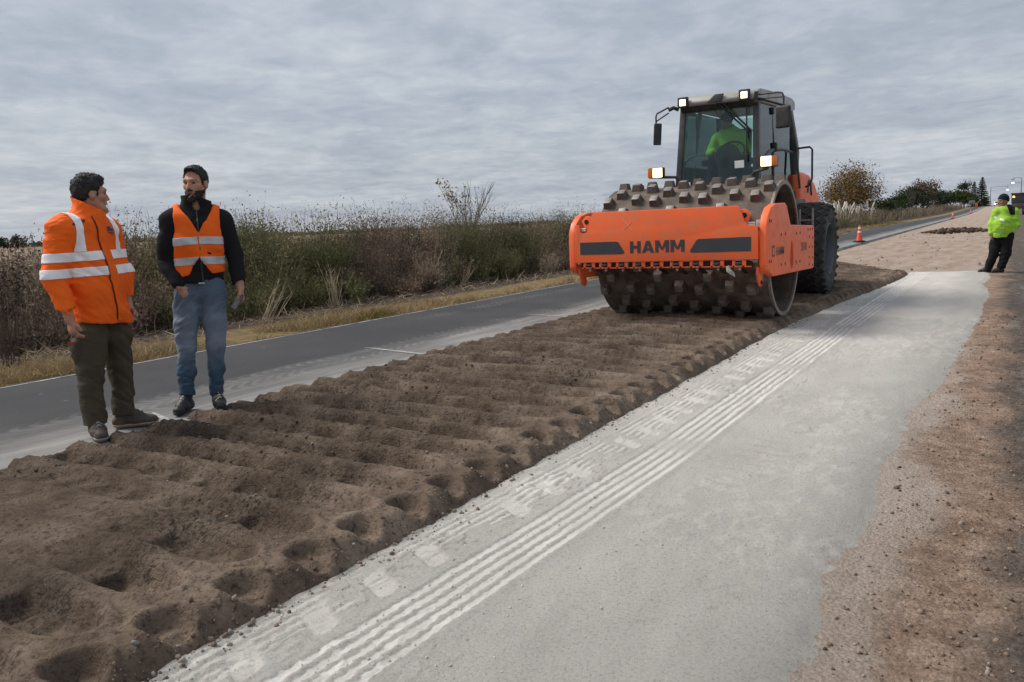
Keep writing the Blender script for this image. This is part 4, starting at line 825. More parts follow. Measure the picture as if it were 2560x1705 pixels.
# trees on the far left horizon behind the field
def far_tree(dirx, diry, dist, h, wd, label, pal=DG):
    x, y = dirx*dist, diry*dist; tree('distant_tree', x, y, h, wd, pal, 900, .9, label, .12, group='trees on the left horizon', depth=2)
far_tree(-.8855, .4646, 420, 6.0, 13, 'dark distant tree at the left border of the field', DG)
far_tree(-.8795, .476, 430, 6.4, 9, 'second distant tree, greyer, right of the dark one', [(.07, .07, .06), (.05, .055, .045)])
n = 900; tt = RNG.random(n); ang = np.radians(28+62*tt); D = 700+200*RNG.random(n); P = np.stack([-np.sin(ang)*D, np.cos(ang)*D, crest(np.cos(ang)*D)+.5+1.8*RNG.random(n)*fbm(ang*30, ang*0, 300)*2], 1)
m_ = 7; P = np.repeat(P, m_, 0)+RNG.normal(size=(n*m_, 3))*[5, 5, .7]
tag(veg('distant_tree_line', [leaves(P, 2.2+2.0*RNG.random(len(P)), 1.3+1.0*RNG.random(len(P)), pick([(.045, .055, .035), (.06, .065, .045), (.08, .075, .055)], len(P)))]), 'low dark line of trees on the horizon beyond the field', None, None, 'stuff')
# tall dark weed stalks at the left border
wd_ = empty('seed_weed', (-9.9, 5.1, -.1), 0, 'tall dark seed headed weed left of the man in the orange coat', 'dry plant')
n = 26; d = rnd_dirs(n, .13); L = 1.0+.42*RNG.random(n); b0 = RNG.normal(size=(n, 3))*[.12, .12, 0]; cw = pick([(.06, .045, .04), (.09, .065, .05)], n)
veg('stems', [blades(b0, d, L, .011*np.ones(n), RNG.normal(size=(n, 3))*[.08, .08, 0], cw)], wd_)
dn = d/np.linalg.norm(d, axis=1, keepdims=True); i = RNG.integers(0, n, 420); P = b0[i]+dn[i]*(L[i]*(.72+.3*RNG.random(420)))[:, None]+RNG.normal(size=(420, 3))*.035
sh_ = veg('seed_heads', [leaves(P, .03+.02*RNG.random(420), .02+.01*RNG.random(420), pick([(.05, .04, .035), (.08, .06, .05)], 420))], wd_); sh_['kind'] = 'stuff'
# pampas grass
for (x, y, lb) in ((-13.2, 80.5, 'left clump of white plumed pampas grass below the autumn tree'), (-12.9, 90.5, 'right clump of white plumed pampas grass below the autumn tree')):
    o = empty('pampas_grass', (x, y, -.12), 0, lb, 'pampas grass', 'pampas grass below the autumn tree'); n = 1500
    veg('leaf_tuft', [blades(RNG.normal(size=(n, 3))*[.7, 1.0, 0], rnd_dirs(n, .5), 1.0+.7*RNG.random(n), .03*np.ones(n), RNG.normal(size=(n, 3))*[.4, .4, 0]-[0, 0, .3], pick([(.20, .18, .10), (.14, .13, .07), (.26, .22, .14)], n))], o)
    for k in range(15):
        bx, by, hh = random.gauss(0, .6), random.gauss(0, .95), random.uniform(1.75, 2.5); lx, ly = random.gauss(0, .12), random.gauss(0, .12)
        MB().tube([(bx, by, .2), (bx+lx*hh*.4, by+ly*hh*.4, hh*.62), (bx+lx*hh*.7, by+ly*hh*.7, hh*.78), (bx+lx*hh, by+ly*hh, hh*.93), (bx+lx*hh*1.1, by+ly*hh*1.1, hh)], [.012, .02, .085, .07, .01], 6).build('plume', std('pampas_plume', (.55, .50, .42), .95, var=.2, vs_=9), o)
# ================================================================== BACKGROUND OBJECTS
def cone(x, y, label, h=.72):
    o = empty('traffic_cone', (x, y, float(crest(y))+.008), random.random(), label, 'traffic cone', 'traffic cones along the open lane')
    RED = std('cone_orange', (.72, .085, .03), .5, var=.12); WH = std('cone_reflective', (.75, .74, .72), .4, var=.1)
    MB().box((0, 0, .02), (.42, .42, .04)).box((0, 0, .055), (.33, .33, .03)).build('base', std('cone_base', (.03, .03, .032), .7), o, .012)
    MB().lathe([(.135, .068), (.125, .09), (.028, h), (.022, h+.006), (0, h+.006)], (0, 0, 0), 'z', 24).build('cone_body', RED, o)
    for z in (.40, .56): r = lambda t: .125+(.028-.125)*(t-.09)/(h-.09); MB().lathe([(r(z)+.002, z), (r(z+.07)+.002, z+.07)], (0, 0, 0), 'z', 24).build('reflective_band', WH, o)
cone(-5.22, 37.6, 'nearest orange traffic cone on the asphalt right of the roller')
cone(-4.95, 106, 'second traffic cone along the road, farther away')
cone(-4.85, 161, 'third and smallest traffic cone down the road')
def lamp_post(x, y, h, arm, label):
    o = empty('street_lamp', (x, y, float(crest(y))-.15), 0, label, 'street lamp', 'lit street lamps down the road'); G = std('galvanised', (.22, .23, .24), .5, .4)
    MB().tube([(0, 0, 0), (0, 0, h)], [.17, .10], 8).build('pole', G, o); MB().tube([(0, 0, h-.05), (arm, 0, h+.05)], .06, 6).build('arm', G, o); MB().tube([(0, 0, h-1.5), (arm*.9, 0, h-1.3)], .045, 6).build('brace', G, o)
    MB().box((arm, 0, h-.35 if abs(arm) < 4.5 else h), (.9, .4, .22)).build('lamp_head', G, o, .05); MB().tube([(arm, 0, h-.2), (arm, 0, h-1.25)], .05, 6).build('drop_rod', G, o)
    MB().lathe([(.30, -.28), (.36, -.14), (.12, .05)], (arm, 0, h-1.3), 'z', 12).build('lens', emit('street_lens', (1, .93, .82), 2.0), o)
lamp_post(4.2, 290, 8.4, -2.2, 'nearer lit street lamp on the right side of the road')
lamp_post(-5.0, 400, 8.0, 6.0, 'farther lit street lamp beside the conifers')
# oncoming car
def car(x, y):
    z0 = float(crest(y)); o = empty('car', (x, y, z0), 0, 'oncoming white car with headlights on at the end of the road', 'car')
    CW = std('white_car_paint', (.72, .72, .72), .25, var=.03); CG = std('car_glass', (.02, .025, .03), .1)
    prof = [(-2.2, .35), (-2.2, .85), (-1.2, 1.02), (-.6, 1.52), (1.4, 1.55), (2.1, 1.05), (2.2, .9), (2.2, .35)]
    MB().prism(prof, 'x', -.88, .88).build('body', CW, o, .08, 3)
    MB().add([(-.72, -1.215, 1.04), (.72, -1.215, 1.04), (.6, -.66, 1.49), (-.6, -.66, 1.49)], [(0, 1, 2, 3)]).build('windscreen', CG, o)
    MB().box((0, -2.205, .62), (1.0, .02, .2)).build('grille', CG, o)
    for sx in (-1, 1):
        MB().box((sx*.66, -2.19, .78), (.36, .08, .2)).build('headlight', emit('car_headlight', (1, .95, .88), 5.0), o, .03)
        MB().box((sx*1.0, -.75, 1.08), (.2, .1, .14)).build('wing_mirror', CW, o, .03)
        for yy in (-1.4, 1.4): MB().lathe([(0, -.11), (.33, -.11), (.33, .11), (0, .11)], (sx*.8, yy, .33), 'x', 20).build('wheel', RUBBER, o)
car(-2.0, 322)
# backhoe far behind the watching worker: dark cab, beacon
bh = empty('backhoe_loader', (1.5, 128, -.1), 0, 'dark backhoe loader with an orange beacon standing behind the watching worker', 'backhoe'); YL = std('machine_yellow', (.075, .06, .045), .5)
MB().box((.1, .6, 1.15), (1.5, 3.2, .7)).build('body', YL, bh, .08)
MB().prism([(.2, 1.5), (.35, 2.75), (1.6, 2.75), (1.75, 1.5)], 'x', -.7, .8).build('cab', CABG if 'CABG' in globals() else std('far_cab', (.03, .032, .035), .3), bh, .05)
MB().box((.05, 1.0, 2.82), (1.7, 1.6, .14)).build('roof', std('far_roof', (.16, .10, .04), .5), bh, .04)
MB().lathe([(0, .22), (.12, .2), (.14, 0), (0, 0)], (-.45, .12, 2.28), 'z', 12).build('beacon', emit('beacon_orange', (1.0, .28, .05), 2.0), bh)
MB().tube([(.85, .4, 2.6), (1.15, .2, 2.7), (1.15, .2, 2.4)], .03, 6).build('mirror_arm', BLACKM, bh); MB().box((1.15, .2, 2.35), (.24, .08, .42)).build('mirror', BLACKM, bh, .04)
for sx in (-1, 1):
    MB().lathe([(0, -.2), (.62, -.2), (.7, -.1), (.7, .1), (.62, .2), (0, .2)], (sx*.8, 1.6, .7), 'x', 24).build('wheel', RUBBER, bh); MB().lathe([(0, -.15), (.45, -.15), (.45, .15), (0, .15)], (sx*.8, -.7, .45), 'x', 24).build('wheel', RUBBER, bh)
# parked pickup at the right border
pk = empty('parked_truck', (3.4, 150, -.15), 0, 'dark parked truck cut by the right border', 'truck'); PK = std('dark_truck_paint', (.04, .042, .045), .35)
MB().prism([(-2.4, .5), (-2.4, 1.1), (-1.2, 1.2), (-.6, 1.95), (.9, 1.95), (1.1, 1.25), (2.6, 1.2), (2.6, .5)], 'x', -.9, .9).build('body', PK, pk, .06)
MB().add([(-.75, -1.22, 1.24), (.75, -1.22, 1.24), (.65, -.65, 1.9), (-.65, -.65, 1.9)], [(0, 1, 2, 3)]).build('windscreen', std('car_glass', (.02, .025, .03), .1), pk)
for sx in (-1, 1):
    for yy in (-1.5, 1.6): MB().lathe([(0, -.12), (.4, -.12), (.4, .12), (0, .12)], (sx*.82, yy, .4), 'x', 20).build('wheel', RUBBER, pk)
# wind pump on the left horizon
wp = empty('wind_pump', (-.8730*330, .4878*330, float(crest(161))-.15), 0, 'small wind pump on a lattice tower at the left horizon', 'wind pump'); WPM = std('wind_pump_metal', (.10, .105, .115), .6)
for a_ in range(4):
    sx, sy = (1, 1, -1, -1)[a_], (1, -1, 1, -1)[a_]; MB().tube([(sx*.55, sy*.55, 0), (sx*.08, sy*.08, 4.4)], .05, 5).build('tower_leg', WPM, wp)
for z in (1.2, 2.4, 3.4): q = .55-.47*z/4.4; MB().tube([(q, q, z), (q, -q, z), (-q, -q, z), (-q, q, z), (q, q, z)], .035, 4).build('tower_ring', WPM, wp)
ro = MB().lathe([(.62, 0), (.68, 0), (.68, .05), (.62, .05)], (.25, -.25, 4.7), 'y', 24, True).build('rotor_ring', WPM, wp)
for k in range(14):
    t = 2*math.pi*k/14; MB().box((.25+.46*math.cos(t), -.22, 4.7+.46*math.sin(t)), (.34, .03, .15), Matrix.Rotation(-t, 3, 'Y')).build('rotor_blade', WPM, wp)
MB().tube([(.0, 0, 4.7), (.9, .2, 4.7)], .04, 5).build('tail_boom', WPM, wp); MB().box((1.15, .24, 4.7), (.6, .04, .42)).build('tail_vane', WPM, wp)
# road sign and barrier post by the conifers
sg = empty('road_sign', (-9.6, 330, .75), 0, 'small white roadside sign in front of the conifers', 'road sign')
MB().tube([(-.5, 0, 0), (-.5, 0, 2.0)], .05, 6).build('post', std('galvanised', (.22, .23, .24), .5), sg); MB().tube([(.5, 0, 0), (.5, 0, 2.0)], .05, 6).build('post', std('galvanised', (.22, .23, .24), .5), sg)
MB().box((0, -.03, 1.9), (1.7, .05, 1.0)).build('panel', std('sign_white', (.30, .32, .33), .5), sg, .01); MB().box((0, -.06, 1.9), (1.4, .02, .5)).build('panel_field', std('sign_grey', (.12, .14, .15), .5), sg)
br = empty('barrier', (-8.9, 355, .8), 0, 'small orange road barrier at the far end of the verge', 'barrier')
MB().box((0, 0, .9), (.9, .1, 1.3)).build('panel', std('cone_orange', (.72, .085, .03), .5), br, .02); MB().box((0, 0, .1), (.8, .5, .2)).build('foot', std('cone_base', (.03, .03, .032), .7), br, .03)
# ================================================================== PEOPLE (implicit surfaces, one continuous skin per body)
A = lambda *v: np.array(v, float)
class Field:
    def __init__(s, lo, hi, h):
        s.lo = A(*lo); s.h = h; s.n = np.ceil((A(*hi)-s.lo)/h).astype(int)+1; s.D = np.full(s.n, .2, np.float32)
    def block(s, lo, hi):
        i0 = np.maximum(np.floor((lo-s.lo)/s.h).astype(int), 0); i1 = np.minimum(np.ceil((hi-s.lo)/s.h).astype(int)+1, s.n)
        sl = tuple(slice(a, b) for a, b in zip(i0, i1)); G = [s.lo[k]+s.h*np.arange(i0[k], i1[k]) for k in range(3)]
        return sl, np.meshgrid(*G, indexing='ij', sparse=True)
    def put(s, sl, d, k, sub=False):
        a = s.D[sl]
        if sub:
            d = -d
            if k: hh = np.clip(.5-.5*(d-a)/-k*-1, 0, 1)
            s.D[sl] = np.maximum(a, d) if not k else -s._smin(-a, -d, k)
        else: s.D[sl] = s._smin(a, d, k) if k else np.minimum(a, d)
    @staticmethod
    def _smin(a, b, k):
        h = np.clip(.5+.5*(b-a)/k, 0, 1); return b+(a-b)*h-k*h*(1-h)
    def cone(s, a, b, ra, rb, k=.02, flat=None, sub=False, grow=0.0):
        a, b = A(*a), A(*b); ra += grow; rb += grow; m = max(ra, rb)+k+.03
        sl, (X, Y, Z) = s.block(np.minimum(a, b)-m, np.maximum(a, b)+m)
        if 0 in s.D[sl].shape: return s
        P = [X-a[0], Y-a[1], Z-a[2]]; d = b-a; fs = 1.0
        if flat is not None:
            ax, fs = A(*flat[0]), flat[1]; ax = ax/np.linalg.norm(ax); d = d+ax*(d@ax)*(1/fs-1)
            pd = P[0]*ax[0]+P[1]*ax[1]+P[2]*ax[2]; P = [P[i]+ax[i]*pd*(1/fs-1) for i in range(3)]
        t = np.clip((P[0]*d[0]+P[1]*d[1]+P[2]*d[2])/max(d@d, 1e-9), 0, 1)
        q = np.sqrt((P[0]-d[0]*t)**2+(P[1]-d[1]*t)**2+(P[2]-d[2]*t)**2)-(ra+(rb-ra)*t)
        if fs < 1: q = np.where(q < 0, q*fs, q*(fs+.2*(1-fs)))
        s.put(sl, q, k, sub); return s
    def chain(s, pts, rs, k=.02, **kw):
        for i in range(len(pts)-1): s.cone(pts[i], pts[i+1], rs[i], rs[i+1], k, **kw)
        return s
    def ell(s, c, r, axes=None, k=.015, sub=False, grow=0.0):
        c, r = A(*c), A(*r)+grow; m = r.max()+k+.02; sl, (X, Y, Z) = s.block(c-m, c+m)
        if 0 in s.D[sl].shape: return s
        P = [X-c[0], Y-c[1], Z-c[2]]
        if axes is not None: P = [sum(P[i]*ax[i] for i in range(3)) for ax in axes]
        k0 = np.sqrt(sum((P[i]/r[i])**2 for i in range(3))); k1 = np.sqrt(sum((P[i]/r[i]**2)**2 for i in range(3)))+1e-6
        s.put(sl, k0*(k0-1)/k1, k, sub); return s
    def grid(s): return np.meshgrid(*[s.lo[k]+s.h*np.arange(s.n[k]) for k in range(3)], indexing='ij', sparse=True)
    def clip(s, co, no):
        X, Y, Z = s.grid(); no = A(*no); no = no/np.linalg.norm(no)
        s.D = np.maximum(s.D, ((X-co[0])*no[0]+(Y-co[1])*no[1]+(Z-co[2])*no[2]).astype(np.float32)); return s
    def rough(s, amp, freq, seed=0, stretch=(1, 1, 1), ridge=False, band=.03):
        I = np.argwhere(np.abs(s.D) < band)
        if len(I):
            p = s.lo+I*s.h; p[:, 2] += .9*p[:, 0]*np.sin(3*p[:, 2]+seed)+.5*p[:, 1]; f = vn3(p*A(*stretch)*freq, seed)
            f = (1-np.abs(2*f-1))*.9-.5 if ridge else f-.5
            s.D[tuple(I.T)] += (amp*f*2).astype(np.float32)
        return s
    def mesh(s, name, mat, parent, label=None):
        D = s.D; ins = D < 0; c = np.zeros(tuple(np.array(D.shape)-1), np.int8)
        offs = [(i, j, k) for i in (0, 1) for j in (0, 1) for k in (0, 1)]; nn = c.shape
        cut = lambda a, o: a[o[0]:o[0]+nn[0], o[1]:o[1]+nn[1], o[2]:o[2]+nn[2]]
        for o in offs: c += cut(ins, o)
        I = np.argwhere((c > 0) & (c < 8)); idx = np.full(nn, -1, np.int64); idx[tuple(I.T)] = np.arange(len(I))
        val = {o: D[I[:, 0]+o[0], I[:, 1]+o[1], I[:, 2]+o[2]] for o in offs}; acc = np.zeros((len(I), 3)); cnt = np.zeros(len(I))
        for o in offs:
            for ax in range(3):
                if o[ax]: continue
                o2 = tuple(1 if i == ax else o[i] for i in range(3)); a, b = val[o], val[o2]; m = (a < 0) != (b < 0)
                t = np.where(m, a/np.where(m, a-b, 1), 0); q = np.tile(np.array(o, float), (len(I), 1)); q[:, ax] += t
                acc += q*m[:, None]; cnt += m
        V = s.lo+(I+acc/cnt[:, None])*s.h; F = []
        for ax in range(3):
            a1, a2 = (ax+1) % 3, (ax+2) % 3; sl0 = [slice(1, -1)]*3; sl0[ax] = slice(0, -1); sl1 = list(sl0); sl1[ax] = slice(1, None)
            A0, A1 = ins[tuple(sl0)], ins[tuple(sl1)]; E = np.argwhere(A0 != A1); fl = A0[tuple(E.T)]; base = E+1; base[:, ax] -= 1
            q = []
            for d1, d2 in ((0, 0), (-1, 0), (-1, -1), (0, -1)):
                r = base.copy(); r[:, a1] += d1; r[:, a2] += d2; q.append(idx[tuple(r.T)])
            q = np.stack(q, 1); q[~fl] = q[~fl][:, ::-1]; F.append(q[(q >= 0).all(1)])
        o = np_mesh(name, V, np.concatenate(F), mat, parent)
        if label: o['label'] = label
        return o
def strip(src, planes, name, mat, parent, off=.004, keepfn=None):
    """a band cut out of a garment's surface between planes, lifted off it and given thickness"""
    bm = bmesh.new(); bm.from_mesh(src.data)
    for co, no in planes:
        bmesh.ops.bisect_plane(bm, geom=bm.verts[:]+bm.edges[:]+bm.faces[:], plane_co=co, plane_no=no, clear_inner=True)
    if keepfn:
        bm.normal_update(); bmesh.ops.delete(bm, geom=[f for f in bm.faces if not keepfn(f.calc_center_median(), f.normal)], context='FACES')
    bmesh.ops.smooth_vert(bm, verts=bm.verts, factor=.4, use_axis_x=True, use_axis_y=True, use_axis_z=True)
    bm.normal_update()
    for v in bm.verts: v.co += v.normal*off
    me = bpy.data.meshes.new(name); bm.to_mesh(me); bm.free()
    me.materials.clear(); me.materials.append(mat); o = link(name, me, parent)
    md = o.modifiers.new('s', 'SOLIDIFY'); md.thickness = .004; md.offset = -1; return o
def cloth(name, col, rough=.85, bs=.25, bscale=300, var=.1, dirt=None, dirtamt=.4, sheen=.2):
    m = std(name, col, rough, var=var, vs_=7, bs=bs, bscale=bscale, dirt=dirt, dirtamt=dirtamt, spec=.2); return m
SKIN = std('skin_tan', (.45, .235, .155), .55, var=.14, vs_=18, spec=.35); SKIN2 = std('skin_dark_tan', (.30, .155, .10), .55, var=.14, vs_=18, spec=.35)
HAIRM = std('black_hair', (.014, .012, .012), .6, var=.4, vs_=60, bs=.6, bscale=220); EYEM = std('eye_dark', (.02, .015, .012), .2); LIPM = std('lips', (.30, .12, .10), .5)
HIVIS = cloth('fluorescent_orange_cloth', (.95, .145, .012), .7, .2, 250, .05); REFL = std('reflective_tape', (.92, .92, .92), .35, var=.04, vs_=20); REFL2 = std('grey_reflective_tape', (.52, .54, .57), .35, .2, var=.14, vs_=14)  # reflective_tape: near-white base colour stands in for tape lit up by a flash
BLACKC = cloth('black_fleece', (.014, .014, .016), .9, .3, 400, .25); LIME = cloth('fluorescent_lime_cloth', (.36, .66, .06), .75, .25, 220, .08, (.22, .30, .10), .55)
OLIVE = cloth('dark_olive_canvas', (.078, .064, .043), .9, .3, 350, .2, (.10, .09, .07), .35); BLKT = cloth('black_trouser', (.010, .010, .011), .85, .2, 200, .2)
def jeans_mat():
    m, nt, b = new_mat('washed_denim'); co = obco(nt); z = nd(nt, 'ShaderNodeSeparateXYZ', {0: co}).outputs[2]
    hz = mth(nt, 'ADD', z, mth(nt, 'MULTIPLY', mth(nt, 'SUBTRACT', noise(nt, co, 7, 5), .5), .35))
    c = ramp(nt, hz, [(.12, (.042, .075, .12)), (.34, (.07, .11, .16)), (.52, (.20, .245, .30)), (.74, (.16, .205, .26)), (.95, (.09, .125, .175))])
    st = nd(nt, 'ShaderNodeVectorMath', {0: co, 1: (6, 6, 60)}, operation='MULTIPLY').outputs[0]
    c = mixc(nt, mth(nt, 'MULTIPLY', smooth_range(nt, noise(nt, st, 1.2, 4), .55, .75), .35), c, (.24, .28, .33))
    nt.links.new(c, b.inputs['Base Color']); b.inputs['Roughness'].default_value = .9; b.inputs['Specular IOR Level'].default_value = .15
    bump(nt, noise(nt, co, 350, 3), .3, .004, b); return m
JEANS = jeans_mat()
def head(f, c, F, scale, tilt=0.0):
    """adds a head to field f; returns the map from head coordinates (forward, left, up) to local ones"""
    F = A(F[0], F[1], 0); F /= np.linalg.norm(F); S = A(-F[1], F[0], 0); U = A(0, 0, 1); c = A(*c)
    P = lambda a, b, u: c+scale*(F*a+S*b+U*u); ax = (F, S, U); k = scale
    f.ell(P(-.012, 0, .030), A(.097, .077, .102)*k, ax, .02); f.ell(P(.028, 0, -.030), A(.070, .062, .088)*k, ax, .02)
    f.chain([P(.005, .052, -.055), P(.055, .032, -.098), P(.080, 0, -.112), P(.055, -.032, -.098), P(.005, -.052, -.055)], [.022*k, .021*k, .022*k, .021*k, .022*k], .02)
    f.chain([P(.081, 0, .022), P(.099, 0, -.012), P(.112, 0, -.034)], [.010*k, .011*k, .0125*k], .012); f.cone(P(.097, .013, -.040), P(.097, -.013, -.040), .0095*k, .0095*k, .008)
    f.chain([P(.058, .058, .018), P(.084, .030, .026), P(.088, 0, .020), P(.084, -.030, .026), P(.058, -.058, .018)], [.012*k, .013*k, .012*k, .013*k, .012*k], .015)
    for s in (-1, 1):
        f.ell(P(.052, s*.050, -.024), A(.024, .022, .020)*k, ax, .02); f.ell(P(.096, s*.031, .002), A(.014, .017, .011)*k, ax, .01, sub=True)
        f.ell(P(-.012, s*.080, -.008), A(.024, .009, .034)*k, ax, .008); f.ell(P(-.008, s*.090, -.004), A(.013, .005, .020)*k, ax, .004, sub=True)
    f.cone(P(.094, .020, -.066), P(.094, -.020, -.066), .0085*k, .0085*k, .01)
    return P, ax
def eyes(P, ax, k, parent):
    for s in (-1, 1):
        f = Field(P(.084, s*.031, .002)-A(.03, .03, .02), P(.084, s*.031, .002)+A(.03, .03, .02), .0025); f.ell(P(.080, s*.031, .001), A(.009, .014, .0055)*k, ax, 0); f.mesh('eye', EYEM, parent)
        b = Field(P(.09, s*.033, .026)-A(.04, .04, .02), P(.09, s*.033, .026)+A(.04, .04, .02), .003); b.cone(P(.095, s*.016, .025), P(.078, s*.052, .024), .006*k, .005*k, 0); b.mesh('eyebrow', HAIRM, parent)
def hair(P, ax, k, parent, line=1.0, top=.006, cut=.0, hs=.005):
    c = P(0, 0, 0); f = Field(c-.17, c+.18, hs); f.ell(P(-.014, 0, .032), A(.104+top, .083+top*.6, .108+top*1.4)*k, ax, .01); f.ell(P(.04, 0, .098), A(.06, .055, .030+top)*k, ax, .02)
    F, S, U = ax; f.clip(P(0, 0, cut), -(U-F*line)); f.ell(P(-.012, .085, -.012), A(.034, .02, .036)*k, ax, 0, sub=True); f.ell(P(-.012, -.085, -.012), A(.034, .02, .036)*k, ax, 0, sub=True)
    for s in (-1, 1): f.cone(P(.028, s*.071, .05), P(.024, s*.070, -.012), .013*k, .007*k, .01)
    f.rough(.006, 70, 3); f.rough(.005, 28, 4); o = f.mesh('hair', HAIRM, parent); strands(o, 2600, .007, (.25, .0, .0), ax); return o
def strands(src, n, L, comb, ax):
    me = src.data; V = np.zeros(len(me.vertices)*3, np.float32); me.vertices.foreach_get('co', V); V = V.reshape(-1, 3)
    Nn = np.zeros(len(me.vertices)*3, np.float32); me.vertices.foreach_get('normal', Nn); Nn = Nn.reshape(-1, 3); i = RNG.integers(0, len(V), n)
    d = Nn[i]*.7+sum(ax[k]*comb[k] for k in range(3))+RNG.normal(size=(n, 3))*.35
    vv, ff, cc = blades(V[i].astype(float)-Nn[i]*.002, d, L*(.5+RNG.random(n)), .0028*np.ones(n), RNG.normal(size=(n, 3))*.2, np.ones((n, 3)))
    o = np_mesh('strands', vv, ff, HAIRM, src, None, False); o['kind'] = 'stuff'
def hand(f, w, d, n, th, k=1.0, curl=.5):
    """w wrist, d pointing direction, n palm normal (fingers curl towards it), th side of the thumb"""
    w = A(*w); d = A(*d); d /= np.linalg.norm(d); n = A(*n); n -= d*(n@d); n /= np.linalg.norm(n); t = A(*th); t -= d*(t@d)+n*(t@n); t /= np.linalg.norm(t)
    f.cone(w-d*.03, w+d*.015, .027*k, .026*k, .015); f.cone(w+d*.02, w+d*.075*k, .030*k, .039*k, .012, flat=(n, .52))
    for i, (o, L) in enumerate(((.030, .078), (.010, .086), (-.011, .080), (-.031, .062))):
        b = w+d*(.085-.004*abs(i-1.2))*k+t*o*k; c1, c2 = curl*.9, curl*2.0+.06*i
        d1 = d*math.cos(c1)+n*math.sin(c1); d2 = d*math.cos(c2)+n*math.sin(c2); m = b+d1*L*.52*k; e = m+d2*L*.48*k
        f.chain([b-d*.015, m, e], [.0098*k, .0088*k, .0072*k], .004)
    b = w+d*.025*k+t*.030*k; m = b+(d*.72+t*.55+n*.25)*.045*k; e = m+(d*.9+n*.42)*.036*k; f.chain([b-t*.012, m, e], [.014*k, .0105*k, .0085*k], .008)
def boot(parent, heel, toe, ankle, mat, solemat, k=1.0, top=.14, lace=None, h=.006):
    heel, toe, ankle = A(*heel, .045), A(*toe, .036), A(*ankle, top); d = toe-heel; d[2] = 0; L = np.linalg.norm(d); d /= L; s = A(-d[1], d[0], 0)
    lo = np.minimum(np.minimum(heel, toe), ankle)-.09; hi = np.maximum(np.maximum(heel, toe), ankle)+.09; lo[2] = -.02
    def build(g):
        f = Field(lo, hi, h); f.cone(heel, heel+d*L*.55+A(0, 0, .01), .042*k, .046*k, .02, grow=g); f.cone(heel+d*L*.5, toe-d*.02, .048*k, .042*k, .02, flat=((0, 0, 1), .85), grow=g)
        f.chain([heel+d*.045+A(0, 0, .03), ankle], [.045*k, .047*k], .03, grow=g); f.cone(heel+d*L*.35+A(0, 0, .055), toe-d*.09+A(0, 0, .02), .036*k, .034*k, .03, grow=g); return f
    f = build(0); f.clip((0, 0, .022), (0, 0, -1)); f.clip((0, 0, top+.01), (0, 0, 1)); f.rough(.004, 40, 9); u = f.mesh('shoe', mat, parent)
    f = build(.006); f.clip((0, 0, .028), (0, 0, 1)); f.clip((0, 0, .001), (0, 0, -1)); f.mesh('sole', solemat, u)
    if lace is not None:
        for i in range(4):
            t = .34+.11*i; c = heel+d*L*t+A(0, 0, .082-.040*(i/3)**1.1)*k; MB().tube([c+s*.032-A(0, 0, .012), c+A(0, 0, .016), c-s*.032-A(0, 0, .012)], .0055, 5).build('lace', lace, u)
    return u
def person(loc, label, group=None):
    d = Vector((loc[0], loc[1], 0)).normalized(); r = Vector((d.y, -d.x, 0)); return empty('person', loc, math.atan2(r.y, r.x), label, 'person', group)
def arms_legs(f, J, g=0.0):
    for pts, rs in J: f.chain(pts, rs, .025, grow=g)
# ---------------------------------------------------------------- man in the orange coat
m1 = person((-5.32, 3.39, .004), 'man in a bright orange reflective winter coat and olive trousers, head turned away')
f1 = A(.71, -.71, 0); L1 = A(.71, .71, 0); H = .0062
fb = Field((-.40, -.42, -.02), (.36, .34, 1.82), H)
P1, ax1 = head(fb, (.006, .01, 1.648), (.955, .30), .985)
fb.cone((-.012, .01, 1.60), (-.03, 0, 1.44), .056, .064, .03)
fb.cone((0, 0, .86), (-.045, 0, 1.36), .13, .14, .04, flat=(f1, .68)); fb.cone((-.165, -.11, 1.40), (.06, .11, 1.40), .055, .055, .04)
RA = [(-.185, -.14, 1.405), (-.262, -.175, 1.105), (-.195, -.245, .84)]; LA = [(.085, .135, 1.385), (.142, .135, 1.11), (.168, .075, .875)]
RL = [(-.085, -.05, .84), (-.118, -.095, .48), (-.122, -.105, .07)]; LL = [(.068, .06, .84), (.070, .085, .47), (.072, .115, .07)]
for a in (RA, LA): fb.chain(a, [.05, .042, .030], .03)
for a in (RL, LL): fb.chain(a, [.085, .055, .034], .03)
hand(fb, RA[2], (.10, -.06, -1), (.75, .45, 0), (.1, -1, 0), 1.0, .55); hand(fb, LA[2], (.05, -.25, -1), (-.6, -.75, 0), (.75, -.66, 0), .95, .45)
for a, t in ((RL, (.015, -.09, 0)), (LL, (.11, -.03, 0))): fb.cone(a[2], (a[2][0]+t[0], a[2][1]+t[1], .045), .032, .020, .01)
fb.mesh('body', SKIN, m1); eyes(P1, ax1, .985, m1); h1 = hair(P1, ax1, .985, m1, .78, .005, .004); 
ft = Field((-.36, -.32, .05), (.30, .32, 1.0), .008)
ft.chain([(-.060, -.035, .88), (-.092, -.06, .68), RL[1], (-.120, -.102, .085)], [.100, .112, .090, .082], .03); ft.chain([(.052, .045, .88), (.066, .06, .68), LL[1], (.072, .112, .085)], [.100, .106, .085, .078], .03)
ft.cone((-.05, -.03, .84), (.04, .04, .84), .11, .11, .04); ft.ell((-.185, -.135, .60), (.035, .055, .085), None, .015); ft.ell((.13, .10, .62), (.03, .05, .08), None, .015)
ft.rough(.010, 8, 31, (1, 1, 1.5)); ft.rough(.009, 10, 32, (.8, .8, 1.6), True); ft.rough(.004, 24, 33, (.7, .7, 1.6), True); ft.clip((0, 0, .095), (0, 0, -1)); tr1 = ft.mesh('trousers', OLIVE, m1)
MB().box((-.205, -.16, .665), (.06, .006, .022), Matrix.Rotation(-.75, 3, 'Z')).build('pocket_tag', std('red_tag', (.20, .03, .02), .8), tr1)
fj = Field((-.42, -.38, .70), (.32, .34, 1.72), .0075)
